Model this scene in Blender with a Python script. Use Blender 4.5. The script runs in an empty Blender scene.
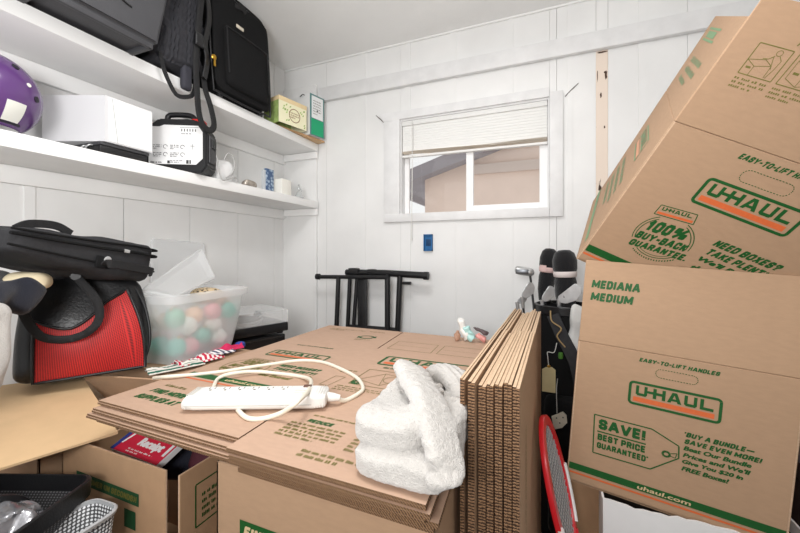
import bpy, bmesh, math, random
from mathutils import Vector, Matrix, noise
random.seed(7)
PI = math.pi
V = Vector
scene = bpy.context.scene
def nvec(p):
    p = V(p); return V((noise.noise(p), noise.noise(p + V((31.7, 5.3, 11.9))), noise.noise(p + V((7.1, 43.3, 23.7)))))
COL = scene.collection
rad = math.radians

# ------------------------------------------------------------------ camera
FPX, YAW, HOR, CAMZ = 356.36, rad(22.05), 253.42, 1.25
cam_d = bpy.data.cameras.new('camera')
cam = bpy.data.objects.new('camera', cam_d); COL.objects.link(cam)
cam.location = (0, 0, CAMZ); cam.rotation_euler = (PI / 2, 0, YAW)
cam_d.sensor_width = 36; cam_d.lens = FPX / 800 * 36
cam_d.shift_y = (HOR - 266.5) / 800
cam_d.clip_start = .02
scene.camera = cam
_c, _s = math.cos(YAW), math.sin(YAW)

def at(u, v, x=None, y=None, z=None):
    """point of the room that lies on the given plane along the sight line of a pixel"""
    d = V((-_s, _c, 0)) + V((_c, _s, 0)) * ((u - 400) / FPX) + V((0, 0, 1)) * ((HOR - v) / FPX)
    o = V((0, 0, CAMZ))
    for a, val in ((0, x), (1, y), (2, z)):
        if val is not None:
            return o + d * ((val - o[a]) / d[a])

# ------------------------------------------------------------------ materials
MATS = {}
def mat(name, col, rough=.6, metal=0., bump=0., bscale=60., var=0., vscale=8., trans=0., alpha=1., spec=.5, sheen=0., emit=None, stretch=None, ior=1.45, rrough=None):
    m = bpy.data.materials.new(name); m.use_nodes = True
    nt = m.node_tree; b = nt.nodes['Principled BSDF']
    def srgb(c): return tuple((x / 12.92 if x <= .04045 else ((x + .055) / 1.055) ** 2.4) for x in c)
    c = srgb(tuple(x / 255 for x in col))
    b.inputs['Base Color'].default_value = (*c, 1)
    b.inputs['Roughness'].default_value = rough; b.inputs['Metallic'].default_value = metal
    b.inputs['Transmission Weight'].default_value = trans; b.inputs['Alpha'].default_value = alpha
    b.inputs['Specular IOR Level'].default_value = spec; b.inputs['IOR'].default_value = ior
    if sheen: b.inputs['Sheen Weight'].default_value = sheen
    if emit:
        b.inputs['Emission Color'].default_value = (*c, 1); b.inputs['Emission Strength'].default_value = emit
    tc = None
    def coord():
        tc = nt.nodes.new('ShaderNodeTexCoord')
        if stretch:
            mp = nt.nodes.new('ShaderNodeMapping'); mp.inputs['Scale'].default_value = stretch
            nt.links.new(tc.outputs['Object'], mp.inputs['Vector']); return mp.outputs['Vector']
        return tc.outputs['Object']
    if var:
        n = nt.nodes.new('ShaderNodeTexNoise'); n.inputs['Scale'].default_value = vscale; n.inputs['Detail'].default_value = 6
        nt.links.new(coord(), n.inputs['Vector'])
        r = nt.nodes.new('ShaderNodeValToRGB')
        r.color_ramp.elements[0].position = .3; r.color_ramp.elements[1].position = .7
        r.color_ramp.elements[0].color = (*[x * (1 - var) for x in c], 1)
        r.color_ramp.elements[1].color = (*[min(1, x * (1 + var)) for x in c], 1)
        nt.links.new(n.outputs['Fac'], r.inputs['Fac']); nt.links.new(r.outputs['Color'], b.inputs['Base Color'])
    if bump:
        n = nt.nodes.new('ShaderNodeTexNoise'); n.inputs['Scale'].default_value = bscale; n.inputs['Detail'].default_value = 4
        nt.links.new(coord(), n.inputs['Vector'])
        bp = nt.nodes.new('ShaderNodeBump'); bp.inputs['Strength'].default_value = bump; bp.inputs['Distance'].default_value = .003
        nt.links.new(n.outputs['Fac'], bp.inputs['Height']); nt.links.new(bp.outputs['Normal'], b.inputs['Normal'])
    MATS[name] = m
    return m

def wave_mat(name, c1, c2, scale, axis='Z', rough=.8, dist=0., bump=.3, sharp=(.4, .6), space='Object'):
    m = mat(name, c1, rough); nt = m.node_tree; b = nt.nodes['Principled BSDF']
    w = nt.nodes.new('ShaderNodeTexWave'); w.bands_direction = axis; w.inputs['Scale'].default_value = scale; w.inputs['Distortion'].default_value = dist
    w.inputs['Detail Scale'].default_value = 3
    tc = nt.nodes.new('ShaderNodeTexCoord'); nt.links.new(tc.outputs[space], w.inputs['Vector'])
    r = nt.nodes.new('ShaderNodeValToRGB'); r.color_ramp.elements[0].position = sharp[0]; r.color_ramp.elements[1].position = sharp[1]
    def srgb(c): return tuple((x / 12.92 if x <= .04045 else ((x + .055) / 1.055) ** 2.4) for x in c)
    r.color_ramp.elements[0].color = (*srgb([x / 255 for x in c1]), 1); r.color_ramp.elements[1].color = (*srgb([x / 255 for x in c2]), 1)
    nt.links.new(w.outputs['Fac'], r.inputs['Fac']); nt.links.new(r.outputs['Color'], b.inputs['Base Color'])
    if bump:
        bp = nt.nodes.new('ShaderNodeBump'); bp.inputs['Strength'].default_value = bump; bp.inputs['Distance'].default_value = .002
        nt.links.new(w.outputs['Fac'], bp.inputs['Height']); nt.links.new(bp.outputs['Normal'], b.inputs['Normal'])
    return m

def dots_mat(name, c1, c2, scale, thr=.25, rough=.6):
    """even dot mesh: c2 dots on c1"""
    m = mat(name, c1, rough); nt = m.node_tree; b = nt.nodes['Principled BSDF']
    vo = nt.nodes.new('ShaderNodeTexVoronoi'); vo.inputs['Scale'].default_value = scale; vo.inputs['Randomness'].default_value = 0.0
    tc = nt.nodes.new('ShaderNodeTexCoord'); nt.links.new(tc.outputs['UV'], vo.inputs['Vector'])
    r = nt.nodes.new('ShaderNodeValToRGB'); r.color_ramp.elements[0].position = thr; r.color_ramp.elements[1].position = thr + .08
    def srgb(c): return tuple((x / 12.92 if x <= .04045 else ((x + .055) / 1.055) ** 2.4) for x in c)
    r.color_ramp.elements[0].color = (*srgb([x / 255 for x in c2]), 1); r.color_ramp.elements[1].color = (*srgb([x / 255 for x in c1]), 1)
    nt.links.new(vo.outputs['Distance'], r.inputs['Fac']); nt.links.new(r.outputs['Color'], b.inputs['Base Color'])
    return m

white_paint = mat('white_paint', (232, 232, 230), .5, bump=.15, bscale=25, var=.03, vscale=5)
wall_white = mat('wall_white', (230, 230, 229), .55, bump=.2, bscale=18, var=.045, vscale=3.5)
ceil_white = mat('ceiling_white', (238, 238, 237), .8, bump=.15, bscale=40, var=.03, vscale=3)
trim_white = mat('trim_white', (224, 224, 224), .5, bump=.35, bscale=30, var=.05, vscale=14)
shelf_white = mat('shelf_white', (236, 236, 235), .45, bump=.15, bscale=20, var=.03, vscale=6)
vinyl = mat('white_vinyl', (240, 240, 240), .35)
concrete = mat('floor_concrete', (120, 112, 104), .85, bump=.3, bscale=30, var=.2, vscale=6)
dark_gap = mat('dark_gap', (52, 46, 42), .9)
card = mat('cardboard', (169, 138, 110), .78, bump=.1, bscale=130, var=.04, vscale=40, stretch=(1, 1, 3))
card_faded = mat('faded_cardboard', (182, 151, 129), .78, bump=.1, bscale=130, var=.04, vscale=40, stretch=(1, 3, 1))
card_edge = wave_mat('cardboard_edge', (58, 37, 21), (136, 104, 74), 130, 'DIAGONAL', .85, 2.5, .4, (.2, .6))
card_rim = mat('cardboard_rim', (198, 168, 140), .85, bump=.4, bscale=260, var=.12, vscale=160)
card_in = mat('cardboard_inside', (172, 138, 106), .8, bump=.1, bscale=90, var=.05, vscale=30)
kraft_pale = mat('pale_kraft', (206, 174, 134), .75, var=.04, vscale=20)
green_ink = mat('green_ink', (10, 80, 26), .6, var=.1, vscale=300)
olive_ink = mat('olive_ink', (104, 100, 44), .7, var=.12, vscale=300)
orange_ink = mat('orange_ink', (206, 100, 52), .6, var=.05, vscale=200)
pale_ink = mat('kraft_coloured_lettering', (205, 180, 140), .7)
black_plastic = mat('black_plastic', (24, 24, 26), .42, bump=.15, bscale=300)
grey_plastic = mat('dark_grey_plastic', (62, 62, 65), .5, bump=.25, bscale=350, var=.05, vscale=20)
black_fabric = mat('black_fabric', (19, 19, 20), .9, bump=.4, bscale=500, var=.12, vscale=60, spec=.25)
black_vinyl = mat('black_vinyl', (19, 19, 21), .36, bump=.25, bscale=160)
grey_fabric = mat('charcoal_fabric', (46, 46, 48), .85, bump=.4, bscale=420, var=.12, vscale=60, spec=.3)
webbing = mat('black_webbing', (21, 21, 23), .7, bump=.5, bscale=600)
navy = mat('navy_cloth', (22, 25, 38), .9, bump=.4, bscale=300, var=.15, vscale=40, sheen=.2)
cream = mat('cream_cloth', (222, 208, 176), .9, bump=.3, bscale=300)
metal = mat('brushed_metal', (196, 197, 198), .34, .75, var=.1, vscale=40)
dark_metal = mat('dark_steel', (96, 98, 101), .35, 1., var=.15, vscale=40)
gold = mat('gold_metal', (196, 152, 62), .35, 1.)
white_plastic = mat('white_plastic', (222, 221, 217), .35)
ivory = mat('ivory_cord', (224, 218, 202), .45)
white_card = mat('white_card', (226, 226, 226), .6, var=.02, vscale=20)
terry = mat('white_terry', (190, 186, 181), .95, bump=1., bscale=420, var=.05, vscale=120, sheen=.4)

# ------------------------------------------------------------------ object helpers
def new_obj(name, me, m=None, parent=None, M=None):
    o = bpy.data.objects.new(name, me); COL.objects.link(o)
    if m is not None and hasattr(me, 'materials') and not me.materials:
        for k in (m if isinstance(m, (list, tuple)) else [m]): me.materials.append(k)
    if parent is not None: o.parent = parent
    if M is not None: o.matrix_local = M
    return o

def tag(o, label, cat, group=None, kind=None):
    o['label'] = label; o['category'] = cat
    if group: o['group'] = group
    if kind: o['kind'] = kind
    return o

def thing(name, label, cat, M=None, group=None):
    o = bpy.data.objects.new(name, None); COL.objects.link(o)
    o.empty_display_size = .05
    if M is not None: o.matrix_world = M if isinstance(M, Matrix) else Matrix.Translation(M)
    return tag(o, label, cat, group)

def struct(o):
    o['kind'] = 'structure'; return o

def finish(bm, name, m, parent=None, M=None, smooth=35, recalc=True):
    if recalc: bmesh.ops.recalc_face_normals(bm, faces=bm.faces)
    me = bpy.data.meshes.new(name); bm.to_mesh(me); bm.free()
    if smooth:
        for p in me.polygons: p.use_smooth = True
        me.set_sharp_from_angle(angle=rad(smooth))
    return new_obj(name, me, m, parent, M)

def T(x=0, y=0, z=0): return Matrix.Translation((x, y, z))
def Rx(a): return Matrix.Rotation(a, 4, 'X')
def Ry(a): return Matrix.Rotation(a, 4, 'Y')
def Rz(a): return Matrix.Rotation(a, 4, 'Z')
def frame(o, xdir, ydir):
    x = V(xdir).normalized(); y = V(ydir); z = x.cross(y).normalized(); y = z.cross(x)
    M = Matrix((x, y, z)).transposed().to_4x4(); M.translation = V(o); return M

def add_box(bm, c, s, M=None, bev=0., seg=2, mi=0):
    """axis box, centre c, full size s, optional matrix"""
    r = bmesh.ops.create_cube(bm, size=1)
    vs = r['verts']
    for v in vs: v.co = V((v.co.x * s[0] + c[0], v.co.y * s[1] + c[1], v.co.z * s[2] + c[2]))
    fs = set(f for v in vs for f in v.link_faces)
    if bev:
        es = list(set(e for v in vs for e in v.link_edges))
        r = bmesh.ops.bevel(bm, geom=es, offset=bev, segments=seg, affect='EDGES', profile=.5)
        vs = list(set(v for f in r['faces'] for v in f.verts) | set(v for v in vs if v.is_valid))
        fs = set(f for v in vs for f in v.link_faces)
    if M is not None:
        for v in vs: v.co = M @ v.co
    for f in fs: f.material_index = mi
    return vs

def box(name, c, s, m, parent=None, M=None, bev=0., seg=2, LM=None, smooth=35):
    bm = bmesh.new(); add_box(bm, c, s, M, bev, seg)
    return finish(bm, name, m, parent, LM, smooth)

def lohi(name, lo, hi, m, parent=None, bev=0., **k):
    return box(name, [(a + b) / 2 for a, b in zip(lo, hi)], [b - a for a, b in zip(lo, hi)], m, parent, bev=bev, **k)

def add_prism(bm, poly, h, M=None, mi=0):
    """polygon in xy extruded along +z by h"""
    a = [bm.verts.new((p[0], p[1], 0)) for p in poly]; b = [bm.verts.new((p[0], p[1], h)) for p in poly]
    fs = [bm.faces.new(a[::-1]), bm.faces.new(b)]
    n = len(poly)
    for i in range(n): fs.append(bm.faces.new((a[i], a[(i + 1) % n], b[(i + 1) % n], b[i])))
    for f in fs: f.material_index = mi
    if M is not None:
        for v in a + b: v.co = M @ v.co
    return a + b

def smooth_path(pts, n=8, closed=False):
    pts = [V(p) for p in pts]; out = []; N = len(pts)
    rng = range(N if closed else N - 1)
    for i in rng:
        g = lambda k: pts[k % N] if closed else pts[max(0, min(N - 1, k))]
        p0, p1, p2, p3 = g(i - 1), g(i), g(i + 1), g(i + 2)
        for k in range(n):
            t = k / n
            out.append(.5 * ((2 * p1) + (p2 - p0) * t + (2 * p0 - 5 * p1 + 4 * p2 - p3) * t * t + (3 * p1 - p0 - 3 * p2 + p3) * t ** 3))
    if not closed: out.append(pts[-1])
    return out

def add_tube(bm, pts, r, seg=8, closed=False, flat=None, up=None, cap=True):
    """tube along pts; r number or list; flat=(w,t): ribbon of that section, wide across `up`"""
    pts = [V(p) for p in pts]; N = len(pts); rings = []
    prev = None
    for i, p in enumerate(pts):
        a = pts[i - 1] if (i > 0 or closed) else p; b = pts[(i + 1) % N] if (i < N - 1 or closed) else p
        d = (b - a)
        d = d.normalized() if d.length > 1e-9 else V((0, 0, 1))
        if up is not None:
            uu = V(up(i / max(1, N - 1))) if callable(up) else V(up)
            n1 = d.cross(uu)
            n1 = n1.normalized() if n1.length > 1e-6 else d.orthogonal().normalized()
        else:
            if prev is None: n1 = d.orthogonal().normalized()
            else:
                n1 = prev - d * prev.dot(d); n1 = n1.normalized() if n1.length > 1e-6 else d.orthogonal().normalized()
        prev = n1; n2 = d.cross(n1)
        if flat:
            w, t = flat[0] / 2, flat[1] / 2
            ring = [bm.verts.new(p + n1 * (w * x) + n2 * (t * y)) for x, y in ((-1, -.6), (-.92, -1), (.92, -1), (1, -.6), (1, .6), (.92, 1), (-.92, 1), (-1, .6))]
        else:
            rr = r[i] if isinstance(r, (list, tuple)) else r
            ring = [bm.verts.new(p + (n1 * math.cos(2 * PI * k / seg) + n2 * math.sin(2 * PI * k / seg)) * rr) for k in range(seg)]
        rings.append(ring)
    S = len(rings[0])
    for i in range(N if closed else N - 1):
        A, B = rings[i], rings[(i + 1) % N]
        for k in range(S): bm.faces.new((A[k], A[(k + 1) % S], B[(k + 1) % S], B[k]))
    if cap and not closed:
        bm.faces.new(rings[0][::-1]); bm.faces.new(rings[-1])

def tube(name, pts, r, m, parent=None, seg=8, n=0, closed=False, flat=None, up=None, M=None, smooth=50):
    bm = bmesh.new()
    if n: pts = smooth_path(pts, n, closed)
    add_tube(bm, pts, r, seg, closed, flat, up)
    return finish(bm, name, m, parent, M, smooth)

def add_lathe(bm, prof, seg=24, M=None):
    rings = []
    for r, z in prof:
        rings.append([bm.verts.new((max(r, 1e-5) * math.cos(2 * PI * k / seg), max(r, 1e-5) * math.sin(2 * PI * k / seg), z)) for k in range(seg)])
    for A, B in zip(rings, rings[1:]):
        for k in range(seg): bm.faces.new((A[k], A[(k + 1) % seg], B[(k + 1) % seg], B[k]))
    bm.faces.new(rings[0][::-1]); bm.faces.new(rings[-1])
    if M is not None:
        for R_ in rings:
            for v in R_: v.co = M @ v.co

def lathe(name, prof, m, parent=None, seg=24, M=None, LM=None, smooth=40):
    bm = bmesh.new(); add_lathe(bm, prof, seg, M); return finish(bm, name, m, parent, LM, smooth)

def add_rbox(bm, half, r, n=8, fn=None, M=None):
    """subdivided rounded box; fn deforms each point"""
    tmp = bmesh.new(); bmesh.ops.create_cube(tmp, size=2)
    bmesh.ops.subdivide_edges(tmp, edges=tmp.edges, cuts=n, use_grid_fill=True)
    mp = {}
    h = V(half)
    for v in tmp.verts:
        p = V((v.co.x * h.x, v.co.y * h.y, v.co.z * h.z))
        q = V([max(-(h[i] - r), min(h[i] - r, p[i])) for i in range(3)])
        d = p - q
        if d.length > 1e-9: p = q + d.normalized() * r
        if fn: p = V(fn(p))
        if M is not None: p = M @ p
        mp[v.index] = bm.verts.new(p)
    for f in tmp.faces: bm.faces.new([mp[v.index] for v in f.verts])
    tmp.free()

def rbox(name, half, r, m, parent=None, n=8, fn=None, M=None, LM=None, smooth=60):
    bm = bmesh.new(); add_rbox(bm, half, r, n, fn, M); return finish(bm, name, m, parent, LM, smooth)

def add_grid(bm, fn, nu, nv, thick=0., uvs=False):
    """sheet fn(u,v)->point, u,v in 0..1; thick gives it a second skin"""
    P = [[V(fn(i / nu, j / nv)) for j in range(nv + 1)] for i in range(nu + 1)]
    top = [[bm.verts.new(p) for p in row] for row in P]
    uvl = bm.loops.layers.uv.verify() if uvs else None
    def quad(a, b, c, d, uv=None):
        try: f = bm.faces.new((a, b, c, d))
        except ValueError: return
        if uvl and uv:
            for l, t in zip(f.loops, uv): l[uvl].uv = t
    for i in range(nu):
        for j in range(nv):
            quad(top[i][j], top[i + 1][j], top[i + 1][j + 1], top[i][j + 1],
                 [(a / nu, b / nv) for a, b in ((i, j), (i + 1, j), (i + 1, j + 1), (i, j + 1))])
    if thick:
        bot = [[None] * (nv + 1) for _ in range(nu + 1)]
        for i in range(nu + 1):
            for j in range(nv + 1):
                a = P[min(nu, i + 1)][j] - P[max(0, i - 1)][j]; b = P[i][min(nv, j + 1)] - P[i][max(0, j - 1)]
                nn = a.cross(b); nn = nn.normalized() if nn.length > 1e-12 else V((0, 0, 1))
                bot[i][j] = bm.verts.new(P[i][j] - nn * thick)
        for i in range(nu):
            for j in range(nv): quad(bot[i][j], bot[i][j + 1], bot[i + 1][j + 1], bot[i + 1][j], [(a / nu, b / nv) for a, b in ((i, j), (i, j + 1), (i + 1, j + 1), (i + 1, j))])
        for i in range(nu):
            quad(top[i][0], bot[i][0], bot[i + 1][0], top[i + 1][0]); quad(top[i][nv], top[i + 1][nv], bot[i + 1][nv], bot[i][nv])
        for j in range(nv):
            quad(top[0][j], top[0][j + 1], bot[0][j + 1], bot[0][j]); quad(top[nu][j], bot[nu][j], bot[nu][j + 1], top[nu][j + 1])

def sheet(name, fn, nu, nv, m, parent=None, thick=.002, M=None, smooth=50, uvs=False):
    bm = bmesh.new(); add_grid(bm, fn, nu, nv, thick, uvs); return finish(bm, name, m, parent, M, smooth)

def fuse(name, build, m, parent=None, voxel=.006, rough=0., rscale=40., M=None, subdiv=0, sm=2):
    """several overlapping solids grown together into one skin"""
    bm = bmesh.new(); build(bm); bmesh.ops.recalc_face_normals(bm, faces=bm.faces)
    me = bpy.data.meshes.new(name + '_raw'); bm.to_mesh(me); bm.free()
    o = bpy.data.objects.new(name + '_raw', me); COL.objects.link(o)
    md = o.modifiers.new('r', 'REMESH'); md.mode = 'VOXEL'; md.voxel_size = voxel
    if sm:
        s = o.modifiers.new('s', 'SMOOTH'); s.iterations = sm; s.factor = .5
    dg = bpy.context.evaluated_depsgraph_get()
    res = bpy.data.meshes.new_from_object(o.evaluated_get(dg))
    bpy.data.objects.remove(o); bpy.data.meshes.remove(me)
    res.name = name; res.materials.clear()
    if rough:
        ns = [v.normal.copy() for v in res.vertices]
        for v, nn in zip(res.vertices, ns): v.co += nn * rough * noise.fractal(v.co * rscale, .8, 2., 3)
    for p in res.polygons: p.use_smooth = True
    return new_obj(name, res, m, parent, M)

# ------------------------------------------------------------------ printing on boxes
_tc = {}
def text_geo(body, bold=0., shear=0.):
    k = (body, bold, shear)
    if k in _tc: return _tc[k]
    cu = bpy.data.curves.new('t', 'FONT'); cu.body = body; cu.size = 1; cu.offset = bold; cu.shear = shear; cu.resolution_u = 3
    if len(body) > 1: cu.space_character = 1.0 + bold * 1.6
    o = bpy.data.objects.new('t', cu); COL.objects.link(o)
    dg = bpy.context.evaluated_depsgraph_get()
    me = bpy.data.meshes.new_from_object(o.evaluated_get(dg))
    vs = [(v.co.x, v.co.y) for v in me.vertices]; fs = [tuple(p.vertices) for p in me.polygons]
    bpy.data.objects.remove(o); bpy.data.curves.remove(cu); bpy.data.meshes.remove(me)
    x0 = min(v[0] for v in vs); x1 = max(v[0] for v in vs); y0 = min(v[1] for v in vs); y1 = max(v[1] for v in vs)
    _tc[k] = ([((x - x0) / (x1 - x0), (y - y0) / (y1 - y0)) for x, y in vs], fs)
    return _tc[k]

GLYPHS = {
 'A': [[(0, 0), (.42, 1), (.58, 1), (1, 0)], [(.2, .3), (.8, .3)]], 'B': [[(0, 0), (0, 1), (.8, 1), (.95, .88), (.95, .64), (.8, .53), (0, .53)], [(.8, .53), (1, .4), (1, .12), (.82, 0), (0, 0)]],
 'C': [[(1, .72), (.95, .9), (.78, 1), (.22, 1), (0, .84), (0, .16), (.22, 0), (.78, 0), (.95, .1), (1, .28)]], 'D': [[(0, 0), (0, 1), (.7, 1), (1, .8), (1, .2), (.7, 0), (0, 0)]],
 'E': [[(1, 1), (0, 1), (0, 0), (1, 0)], [(0, .5), (.88, .5)]], 'F': [[(1, 1), (0, 1), (0, 0)], [(0, .5), (.85, .5)]],
 'G': [[(1, .75), (.95, .9), (.78, 1), (.22, 1), (0, .84), (0, .16), (.22, 0), (.78, 0), (1, .14), (1, .46), (.6, .46)]], 'H': [[(0, 0), (0, 1)], [(1, 0), (1, 1)], [(0, .5), (1, .5)]],
 'I': [[(0, 0), (0, 1)]], 'J': [[(1, 1), (1, .15), (.8, 0), (.2, 0), (0, .2)]], 'K': [[(0, 0), (0, 1)], [(.95, 1), (.1, .45)], [(.35, .62), (1, 0)]], 'L': [[(0, 1), (0, 0), (1, 0)]],
 'M': [[(0, 0), (0, 1), (.5, .2), (1, 1), (1, 0)]], 'N': [[(0, 0), (0, 1), (1, 0), (1, 1)]], 'O': [[(.22, 0), (0, .16), (0, .84), (.22, 1), (.78, 1), (1, .84), (1, .16), (.78, 0), (.22, 0)]],
 'P': [[(0, 0), (0, 1), (.8, 1), (1, .86), (1, .58), (.8, .44), (0, .44)]], 'R': [[(0, 0), (0, 1), (.8, 1), (1, .86), (1, .62), (.8, .48), (0, .48)], [(.62, .48), (1, 0)]],
 'S': [[(1, .76), (.92, .92), (.75, 1), (.25, 1), (.02, .86), (.02, .66), (.25, .54), (.75, .48), (1, .36), (1, .14), (.78, 0), (.22, 0), (.05, .08), (0, .26)]],
 'T': [[(0, 1), (1, 1)], [(.5, 1), (.5, 0)]], 'U': [[(0, 1), (0, .16), (.22, 0), (.78, 0), (1, .16), (1, 1)]], 'V': [[(0, 1), (.44, 0), (.56, 0), (1, 1)]], 'W': [[(0, 1), (.24, 0), (.5, .9), (.76, 0), (1, 1)]],
 'X': [[(0, 0), (1, 1)], [(0, 1), (1, 0)]], 'Y': [[(0, 1), (.5, .45), (1, 1)], [(.5, .45), (.5, 0)]], 'Z': [[(0, 1), (1, 1), (0, 0), (1, 0)]],
 '0': [[(.22, 0), (0, .16), (0, .84), (.22, 1), (.78, 1), (1, .84), (1, .16), (.78, 0), (.22, 0)]], '1': [[(0, .72), (.7, 1), (.7, 0)]], '2': [[(0, .76), (.15, 1), (.85, 1), (1, .8), (1, .6), (0, 0), (1, 0)]],
 '%': [[(.05, .62), (.05, .92), (.3, .92), (.3, .62), (.05, .62)], [(.7, .08), (.7, .38), (.95, .38), (.95, .08), (.7, .08)], [(.2, 0), (.8, 1)]],
 '!': [[(0, .32), (0, 1)], [(0, 0), (0, .02)]], '?': [[(0, .76), (.15, 1), (.85, 1), (1, .84), (1, .66), (.5, .46), (.5, .3)], [(.5, 0), (.5, .02)]], '-': [[(0, .48), (1, .48)]], '.': [[(0, 0), (0, .02)]], '*': [[(0, .9), (0, 1)]],
 '\u2014': [[(0, .45), (1, .45)]], '"': [[(0, .8), (0, 1)]], '(': [[(1, 1), (0, .7), (0, .3), (1, 0)]], ')': [[(0, 1), (1, .7), (1, .3), (0, 0)]]}
GWID = {'I': .02, 'M': .72, 'W': .95, '!': .02, '.': .02, '-': .26, '*': .03, '"': .06, ' ': .22, '1': .26, '%': 1.0, 'A': .62, 'V': .6, 'Y': .56, 'O': .50, 'G': .50, '\u2014': .9, 'T': .5, 'E': .38, 'L': .36, 'F': .38, '(': .14, ')': .14}
class Ink:
    def __init__(s): s.v = []; s.f = []; s.z = []; s.k = 0
    def lay(s, n): s.z += [s.k * 3e-5] * n; s.k = (s.k + 1) % 9
    def poly(s, pts):
        b = len(s.v); s.lay(len(pts)); s.v += [tuple(p) for p in pts]; s.f.append(tuple(range(b, b + len(pts)))); return s
    def rect(s, x0, y0, x1, y1): return s.poly([(x0, y0), (x1, y0), (x1, y1), (x0, y1)])
    def line(s, a, b, w):
        a = V(a).to_2d(); b = V(b).to_2d(); d = (b - a); n = V((-d.y, d.x)).normalized() * w / 2
        return s.poly([a - n, b - n, b + n, a + n])
    def path(s, pts, w, closed=False):
        n = len(pts)
        for i in range(n if closed else n - 1): s.line(pts[i], pts[(i + 1) % n], w)
        return s
    def frame(s, x0, y0, x1, y1, w, r):
        o = s.rr(x0, y0, x1, y1, r); i = s.rr(x0 + w, y0 + w, x1 - w, y1 - w, max(r - w, .0008))
        for k in range(len(o)): s.poly([o[k], o[(k + 1) % len(o)], i[(k + 1) % len(o)], i[k]])
        return s
    @staticmethod
    def rr(x0, y0, x1, y1, r, n=5):
        P = []
        for cx, cy, a in ((x1 - r, y0 + r, -90), (x1 - r, y1 - r, 0), (x0 + r, y1 - r, 90), (x0 + r, y0 + r, 180)):
            for k in range(n + 1):
                t = rad(a + 90 * k / n); P.append((cx + r * math.cos(t), cy + r * math.sin(t)))
        return P
    def arc(s, cx, cy, r, a0, a1, w, n=24, ry=None):
        ry = ry or r
        P = [(cx + r * math.cos(rad(a0 + (a1 - a0) * k / n)), cy + ry * math.sin(rad(a0 + (a1 - a0) * k / n))) for k in range(n + 1)]
        return s.path(P, w)
    def dashes(s, P, w, duty=.6, n=3):
        for i in range(0, len(P)):
            a = V(P[i]); b = V(P[(i + 1) % len(P)])
            L = (b - a).length; k = max(1, round(L / .006))
            for j in range(k):
                s.line(a.lerp(b, j / k), a.lerp(b, (j + duty) / k), w)
        return s
    def block(s, body, x, y, w, h, bold, shear):
        """heavy grotesque capitals drawn as thick strokes"""
        st = .225 + .05 * min(1.2, bold / .05)
        adv = []; tot = 0
        for ch in body:
            g = GLYPHS.get(ch, []); gw = GWID.get(ch, .46)
            adv.append((tot, gw, g)); tot += gw + (st + .085 if ch != ' ' else .10)
        tot -= .085; kx = (w - shear * h) / tot; t = st / 2
        def P(px, py, x0, gw): return (x + (x0 + t + px * gw) * kx + shear * h * (t + py * (1 - st)), y + (t + py * (1 - st)) * h)
        for x0, gw, g in adv:
            for L in g:
                for a, b in zip(L, L[1:]):
                    A = V((x0 + t + a[0] * gw, t + a[1] * (1 - st))); B = V((x0 + t + b[0] * gw, t + b[1] * (1 - st)))
                    d = (B - A); d = d.normalized() if d.length > 1e-6 else V((1, 0)); n = V((-d.y, d.x)) * t; e = d * t * .62
                    s.poly([(x + q.x * kx + shear * h * q.y, y + q.y * h) for q in (A - n - e, B - n + e, B + n + e, A + n - e)])
        return s
    def text(s, body, x, y, w, h, bold=.02, shear=0.):
        if all(c == ' ' or c in GLYPHS for c in body): return s.block(body, x, y, w, h, bold, shear)
        vs, fs = text_geo(body, 0., shear); d = h * .08 * min(1, bold / .045)
        for ox, oy in ((0, 0), (-d, 0), (d, 0), (-d * .5, -d * .6), (d * .5, d * .6), (d * .5, -d * .6), (-d * .5, d * .6)):
            b = len(s.v); s.lay(len(vs))
            s.v += [(x + d + ox + vx * (w - 2 * d), y + d + oy + vy * (h - 2 * d)) for vx, vy in vs]; s.f += [tuple(i + b for i in f) for f in fs]
        return s
    def turn(s, cx, cy, a, start=0):
        c, k = math.cos(a), math.sin(a)
        s.v[start:] = [(cx + (x - cx) * c - (y - cy) * k, cy + (x - cx) * k + (y - cy) * c) for x, y in s.v[start:]]; return s
    def logo(s, x, y, w, h):
        """six heavy letters, the first joined to the dash and to the third"""
        def R(a, b, c, d): s.rect(x + a * w, y + b * h, x + c * w, y + d * h)
        st = .042
        R(0, .12, st, 1); R(.02, 0, .14, .26); R(.115, .12, .157, 1)                 # U
        s.poly([(x, y + .14 * h), (x + .03 * w, y), (x + .05 * w, y), (x + .05 * w, y + .2 * h)])
        s.poly([(x + .11 * w, y), (x + .13 * w, y), (x + .157 * w, y + .14 * h), (x + .11 * w, y + .2 * h)])
        R(.157, .40, .26, .64)                                                       # dash
        R(.235, 0, .28, 1); R(.355, 0, .40, 1); R(.275, .38, .36, .64)               # H
        ax = .425
        s.poly([(x + (ax) * w, y), (x + (ax + .045) * w, y), (x + (ax + .105) * w, y + h), (x + (ax + .06) * w, y + h)])
        s.poly([(x + (ax + .135) * w, y), (x + (ax + .185) * w, y), (x + (ax + .12) * w, y + h), (x + (ax + .075) * w, y + h)])
        R(ax + .05, .17, ax + .14, .38)                                              # A
        b = .64
        R(b, .12, b + st, 1); R(b + .02, 0, b + .14, .26); R(b + .118, .12, b + .16, 1)
        s.poly([(x + b * w, y + .14 * h), (x + (b + .03) * w, y), (x + (b + .05) * w, y), (x + (b + .05) * w, y + .2 * h)])
        s.poly([(x + (b + .11) * w, y), (x + (b + .13) * w, y), (x + (b + .16) * w, y + .14 * h), (x + (b + .11) * w, y + .2 * h)])
        R(.835, 0, .88, 1); R(.87, 0, 1, .26)                                        # L
        return s
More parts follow.
